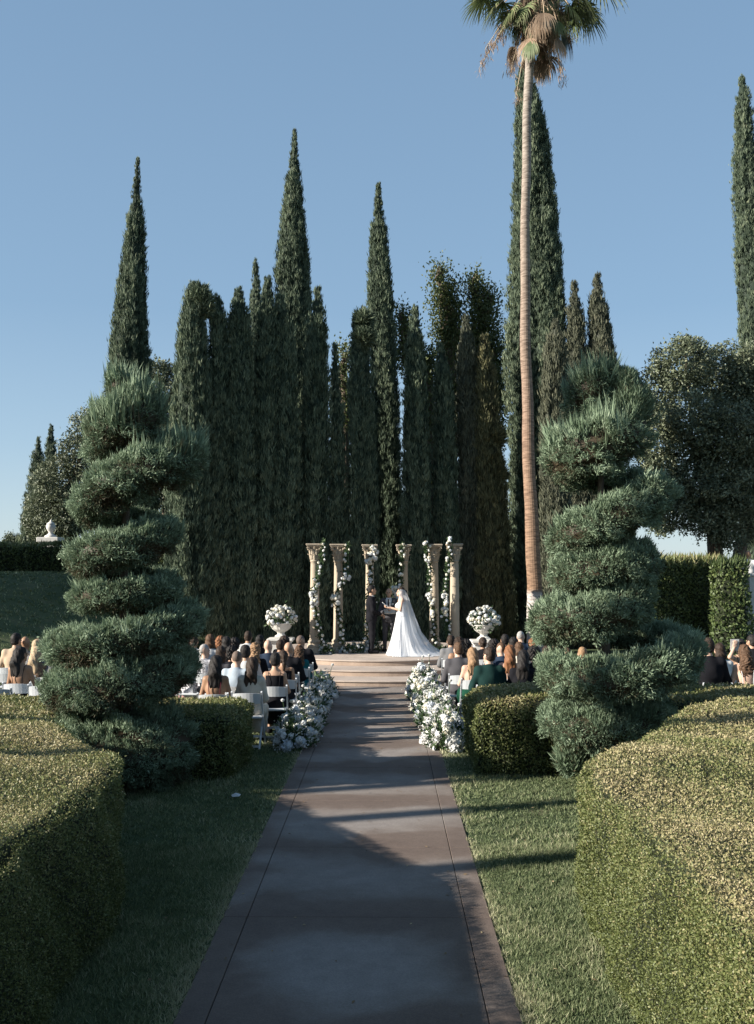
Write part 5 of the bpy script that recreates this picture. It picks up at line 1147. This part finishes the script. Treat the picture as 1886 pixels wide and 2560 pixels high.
# raised card with its arm is the guest's; the card is its own thing
c = at(1837, 1612, 17.75)
mb = MB(); mb.box((0, 0, 0), (.15, .006, .2)); link('paper_card', mb.mesh('paper_card', CL['white']), loc=tuple(c), rot=(.12, 0, 0), label='white paper card held up by a guest at the far right', cat='card')
pr = [o for o in COL.objects if o.get('label') == 'person raising a white card at the far right'][0]
sx = pr.location; inv = lambda p: tuple((np.array(p)-np.array(sx))/pr.scale[0])
e_ = inv(c+np.array([-.16, -.0, -.22])); w_ = inv(c+np.array([-.09, .0, -.06]))
v, f = isosurf(field([('c', (-.15, -.02, 1.0), e_, .045, .036), ('c', e_, w_, .036, .026)], .02), np.minimum.reduce([np.array(e_), w_, (-.15, -.02, 1.0)])-.08, np.maximum.reduce([np.array(e_), w_, (-.15, -.02, 1.0)])+.08, .012)
hv, hf = hand_mesh(); t = MB(); t.add(v, f); t.add(np.array(w_)+hv[:, :1]*np.array([1, 0, 0])+hv[:, 1:2]*np.array([.2, 0, .98])+hv[:, 2:]*np.array([0, -1, 0]), hf)
link('raised_arm', t.mesh('raised_arm', SK['light'], smooth=True), pr)

# ------------------------------------------------------------------ the couple and the officiant
PZ = .40
def standJ(hs=1.0, **kw):
    J = dict(hip=(0, 0, .98), che=(0, -.01, 1.28), nek=(0, -.005, 1.49), sL=(-.17, 0, 1.42), sR=(.17, 0, 1.42), eL=(-.24, -.02, 1.13), eR=(.24, -.02, 1.13), wL=(-.2, .08, .9), wR=(.2, .08, .9),
             hL=(-.09, 0, .95), hR=(.09, 0, .95), kL=(-.11, .02, .52), kR=(.11, .02, .52), aL=(-.12, 0, .1), aR=(.12, 0, .1), tL=(-.14, .15, .045), tR=(.14, .15, .045)); J.update(kw); return J
def standing(name_label, J, px, Yd, rz, top_px, skin, suit, hairstyle, hcol, yaw, hands, vest=False, scale=1.0):
    hc = (0, .02, 1.65)
    tp = torso_prims('m', False, J); ap = arm_prims('m', J); lp = leg_prims('m', J); hp, ex = headp(hc, yaw)
    x = at(px, 1600, Yd)[0]; root = empty('person', (x, Yd, PZ), rz, scale, label=name_label, cat='person')
    nk = [('c', (0, -.01, 1.46), (0, .0, 1.6), .058, .053, .02)]
    b = build_body('standing_body', tp+ap+lp+foot_prims(J)+nk+hp, ex, (-.45, -.35, -.02), (.45, .55, 1.82), .012, hands)
    link('body', b, root, mat=SK[skin])
    lo, hi = (-.45, -.35, 0), (.45, .55, 1.6)
    wz = lambda p: -9
    def wristclip(p):
        d = np.full(len(p), -9.)
        for q in 'LR':
            w_ = np.array(J['w'+q]); e_ = np.array(J['e'+q]); dr = (w_-e_)/np.linalg.norm(w_-e_); near = np.linalg.norm(p-w_, axis=1) < .13
            d = np.where(near, np.maximum(d, (p-w_)@dr+.01), d)
        return d
    v_ = lambda p: np.where((p[:, 1] > .05) & (p[:, 2] > 1.08), .0+(.0 if not vest else 0)+ .028*(1)+(p[:, 2]-1.08)*.16-np.abs(p[:, 0]), -9)
    link('jacket', garment('suit_jacket', tp+ap+[('c', (-.06, 0, .9), (.06, 0, .9), .12, .12, .06)], .02, lambda p: np.maximum.reduce([p[:, 2]-1.5+.3*p[:, 1], .78-p[:, 2], wristclip(p), v_(p)]), lo, hi, .0125, wr=.006), root, mat=suit)
    link('trousers', garment('suit_trousers', lp+[('e', J['hip'], (.16, .115, .12))], .017, lambda p: np.maximum(.05-p[:, 2], p[:, 2]-1.05), lo, hi, .0125, wr=.006), root, mat=suit)
    link('shirt', garment('dress_shirt', tp, .009, lambda p: np.maximum.reduce([p[:, 2]-1.52+.2*p[:, 1], 1.0-p[:, 2], -.0-p[:, 1]]), (-.25, -.2, .95), (.25, .25, 1.6), .0115), root, mat=CL['grey'] if vest else CL['white'])
    link('collar', garment('shirt_collar', [('c', (0, -.012, 1.47), (0, -.002, 1.535), .066, .06)], .0, lambda p: np.maximum(p[:, 2]-1.525, 1.44-p[:, 2]), (-.12, -.12, 1.4), (.12, .12, 1.6), .01), root, mat=CL['white'])
    tm = MB(); tm.add([(-.012, .135, 1.44), (.012, .135, 1.44), (.03, .155, 1.2), (0, .16, 1.15), (-.03, .155, 1.2), (-.012, .12, 1.44), (.012, .12, 1.44)], [[0, 1, 2, 4]], [[4, 2, 3]]); tm.box((0, .115, 1.455), (.04, .035, .035), bev=.006)
    link('tie', tm.mesh('tie', CL['black']), root)
    link('shoes', garment('dress_shoes', [('c', (J['a'+q][0], J['a'+q][1]-.04, .05), J['t'+q], .045, .036) for q in 'LR'], .006, lambda p: np.maximum(-p[:, 2], p[:, 2]-.1), (-.25, -.15, -.01), (.25, .28, .16), .012), root, mat=CL['black'])
    if hairstyle: link('hair', HAIR[hairstyle], root, loc=hc, rot=(0, 0, yaw), mat=HM[hcol])
    return root, x
# groom: faces right (+x), hands joined in front
Jg = standJ(wL=(-.05, .24, 1.0), wR=(.05, .25, 1.02), eL=(-.235, .02, 1.12), eR=(.235, .02, 1.12))
gr, gx_ = standing('groom in a black suit standing in profile, hands clasped', Jg, 929, 26.1, -PI/2+.12, 1461, 'mid', CL['black'], 'short', 'black', .1, [(Jg['wL'], (.6, .8, -.3), (0, .3, 1), False), (Jg['wR'], (-.6, .8, -.25), (0, .3, 1), True)], scale=.995)
# officiant: faces the camera, book open in front
Jo = standJ(wL=(-.09, .27, 1.12), wR=(.10, .27, 1.10), eL=(-.25, .03, 1.13), eR=(.25, .03, 1.12))
of_, ox = standing('bald officiant in a charcoal suit facing the camera with an open book', Jo, 973, 26.75, PI-.1, 1473, 'mid', CL['charcoal'], None, None, 0, [(Jo['wL'], (.35, .9, .1), (0, -.3, -1), True), (Jo['wR'], (-.35, .9, .1), (0, -.3, -1), False)], scale=.945)
mb = MB(); mb.box((-.075, 0, .008), (.15, .22, .016), bev=.004); mb.box((.075, 0, .008), (.15, .22, .016), bev=.004); mb.box((0, 0, -.002), (.31, .23, .005))
link('open_book', mb.mesh('open_book', CL['cream']), loc=(ox+.02, 26.75-.36, PZ+1.12*.945+.01), rot=(.45, 0, .1), label='open cream book held by the officiant', cat='book')
mb = MB(); mb.lathe([(.001, -.01), (.03, 0), (.034, .02), (.02, .035), (.004, .04)], n=10); 
link('boutonniere', ROSES[0], gr, loc=(-.1, .15, 1.33), rot=(-1.2, 0, 0), scale=.035); link('boutonniere', ROSES[1], of_, loc=(-.12, .15, 1.33), rot=(-1.2, 0, 0), scale=.038)
# bride: faces left, slightly away from the camera
bx = at(1004, 1600, 25.6)[0]; BY = 25.6
Jb = standJ(hip=(0, 0, 1.0), che=(0, .0, 1.27), nek=(0, 0, 1.46), sL=(-.145, 0, 1.4), sR=(.145, 0, 1.4), eL=(-.2, .06, 1.15), eR=(.2, .06, 1.15), wL=(-.07, .29, 1.21), wR=(.07, .3, 1.2))
hb, ex = headp((0, .02, 1.60), .0, .96)
br = empty('person', (bx, BY, PZ), PI/2+.15, 1.0, label='bride in a white strapless gown with long train and sheer veil', cat='person')
tpb = torso_prims('f', False, Jb)
link('body', build_body('bride_body', tpb+arm_prims('f', Jb)+leg_prims('f', Jb)+foot_prims(Jb)+[('c', (0, 0, 1.44), (0, .005, 1.56), .045, .042, .02)]+hb, ex, (-.35, -.25, -.02), (.35, .5, 1.75), .012, [(Jb['wL'], (.35, .9, .1), (0, -.5, -1), True), (Jb['wR'], (-.35, .9, .1), (0, -.5, -1), False)]), br, mat=SK['light'])
link('hair', HAIR['bun'], br, loc=(0, .02, 1.60), scale=.98, mat=HM['dark'])
m_satin = simple('satin', (.66, .67, .69), .5, .03, 3, .12, 9, spec=.35)
link('bodice', garment('bodice', tpb, .012, lambda p: np.maximum(p[:, 2]-1.34, .95-p[:, 2]), (-.25, -.25, .9), (.25, .25, 1.4), .012, mat=m_satin), br)
def wmesh(v, f, name, mat, parent, inv_root):
    """ring surface given in world axes around the bride, moved into her frame"""
    a = -(PI/2+.15); R = np.array([[math.cos(a), -math.sin(a), 0], [math.sin(a), math.cos(a), 0], [0, 0, 1]]); return link(name, mesh_np(name, v@R.T, [f], [mat], smooth=True), parent)
nz, na = 46, 160; zz = np.concatenate([np.linspace(1.1, .1, 34), np.array([.07, .05, .035, .026, .02, .016, .013, .011, .009, .008, .007, .006])]); ang = np.arange(na)/na*2*PI
zk_ = [0, .01, .03, .1, .23, .4, .58, .8, .93, 1.03, 1.1]; rR = [1.28, 1.08, .94, .75, .60, .49, .40, .31, .25, .18, .15][:]; rL = [.37, .365, .36, .34, .30, .26, .22, .175, .15, .13, .12]; rF = [.62, .55, .5, .45, .4, .35, .3, .24, .19, .14, .12]
V_ = []
for z in zz:
    a_, b2, c2 = np.interp(z, zk_, rR), np.interp(z, zk_, rL), np.interp(z, zk_, rF); ca, sa = np.cos(ang), np.sin(ang)
    fl = 1-min(1, z/1.05); dirt = np.exp(-((ang-5.9)**2)/.5)  # train leans toward the camera on the right
    rx_ = np.where(ca > 0, a_, b2); fold = 1+fl*(.075*np.sin(ang*11+2*z+np.sin(ang*3))+.05*np.sin(ang*19-3*z)+.025*np.sin(ang*37))
    V_.append(np.stack([rx_*ca*fold, c2*sa*fold*np.where(sa < 0, 1.0, .9)-.05*fl*(ca > 0)*ca, np.full(na, z)+fl*.0], -1))
V_ = np.concatenate(V_); i = np.arange(len(zz)-1)[:, None]*na; j = np.arange(na)[None, :]; j2 = (j+1) % na
Fq = np.stack([i+j, i+na+j, i+na+j2, i+j2], -1).reshape(-1, 4)
wmesh(V_, Fq, 'gown', m_satin, br, None)
m_veil, nt, b = new_mat('veil_tulle'); b.inputs['Base Color'].default_value = (.85, .87, .9, 1); b.inputs['Roughness'].default_value = .7
tr = nt.nodes.new('ShaderNodeBsdfTransparent'); mx = nt.nodes.new('ShaderNodeMixShader'); mx.inputs['Fac'].default_value = .42
tl = nt.nodes.new('ShaderNodeBsdfTranslucent'); tl.inputs['Color'].default_value = (.8, .83, .88, 1); mx0 = nt.nodes.new('ShaderNodeMixShader'); mx0.inputs['Fac'].default_value = .4
nt.links.new(b.outputs[0], mx0.inputs[1]); nt.links.new(tl.outputs[0], mx0.inputs[2]); nt.links.new(tr.outputs[0], mx.inputs[1]); nt.links.new(mx0.outputs[0], mx.inputs[2]); nt.links.new(mx.outputs[0], nt.nodes['Material Output'].inputs['Surface'])
zv = np.linspace(1.70, .03, 44); av = np.linspace(-2.0, 2.0, 90); V_ = []
for z in zv:
    k_ = [0, .1, .25, .58, .85, 1.1, 1.3, 1.45, 1.58, 1.66, 1.70]; r_ = [1.40, .97, .75, .51, .42, .33, .26, .21, .16, .115, .03]; ry_ = [.62, .55, .48, .38, .3, .24, .2, .17, .13, .1, .03]
    a_, c2 = np.interp(z, k_, r_), np.interp(z, k_, ry_); fl = min(1, (1.7-z)/1.2); fold = 1+fl*(.05*np.sin(av*14+z)+.03*np.sin(av*25-2*z))
    V_.append(np.stack([a_*np.cos(av)*fold*np.where(np.cos(av) > 0, 1, .55)-.02, c2*np.sin(av)*fold, np.full(90, z)], -1))
V_ = np.concatenate(V_); i = np.arange(43)[:, None]*90; j = np.arange(89)[None, :]
wmesh(V_, np.stack([i+j, i+90+j, i+90+j+1, i+j+1], -1).reshape(-1, 4), 'veil', m_veil, br, None)
# vows booklet in the bride's hands
c = np.array([bx-.40, BY-.05, PZ+1.27])
mb = MB(); mb.box((-.055, 0, 0), (.11, .16, .012)); mb.box((.057, 0, .012), (.11, .16, .012), rz=0)
link('vow_booklet', mb.mesh('vow_booklet', CL['white']), loc=tuple(c), rot=(.1, .7, .1), label='small white vow booklet in the bride\'s hands', cat='booklet')
# man on the terrace at the right edge
Jt = standJ(wL=(-.06, .26, 1.05), wR=(.06, .27, 1.05), eL=(-.27, .02, 1.13), eR=(.27, .02, 1.13))
tp = torso_prims('m', False, Jt); ap = arm_prims('m', Jt); lp = leg_prims('m', Jt); hp, ex = headp((0, .02, 1.65), -.5)
tx = at(1872, 1400, 30)[0]; tm_ = empty('person', (tx, 30.0, 1.32), -.4, 1.03, label='bald man in a white shirt standing on the terrace at the right edge', cat='person')
link('body', build_body('terrace_man', tp+ap+lp+foot_prims(Jt)+[('c', (0, -.01, 1.46), (0, 0, 1.6), .058, .053, .02)]+hp, ex, (-.45, -.35, -.02), (.45, .55, 1.82), .014, [(Jt['wL'], (.5, .8, -.2), (0, .1, 1), False), (Jt['wR'], (-.5, .8, -.2), (0, .1, 1), True)]), tm_, mat=SK['tan'])
link('shirt', garment('shirt', tp+ap, .018, lambda p: np.maximum(p[:, 2]-1.51+.3*p[:, 1], .9-p[:, 2]), (-.45, -.35, 0), (.45, .55, 1.6), .013, wr=.007), tm_, mat=CL['white'])
link('trousers', garment('trousers', lp+[('e', Jt['hip'], (.16, .115, .12))], .016, lambda p: np.maximum(.05-p[:, 2], p[:, 2]-1.05), (-.45, -.35, 0), (.45, .55, 1.6), .014), tm_, mat=CL['navy'])
# small white scrap lying on the left lawn
c = at(589, 1966, 11.4); mb = MB(); mb.add([(-.03, -.02, 0), (.05, -.03, .01), (.06, .03, .02), (0, .04, .035), (-.05, .02, .015), (0, 0, .03)], None, [[0, 1, 5], [1, 2, 5], [2, 3, 5], [3, 4, 5], [4, 0, 5]])
link('paper_scrap', mb.mesh('paper_scrap', CL['white']), loc=(c[0], 11.4, .03), label='small crumpled white paper scrap on the left lawn', cat='litter')
SC.render.engine = 'CYCLES'
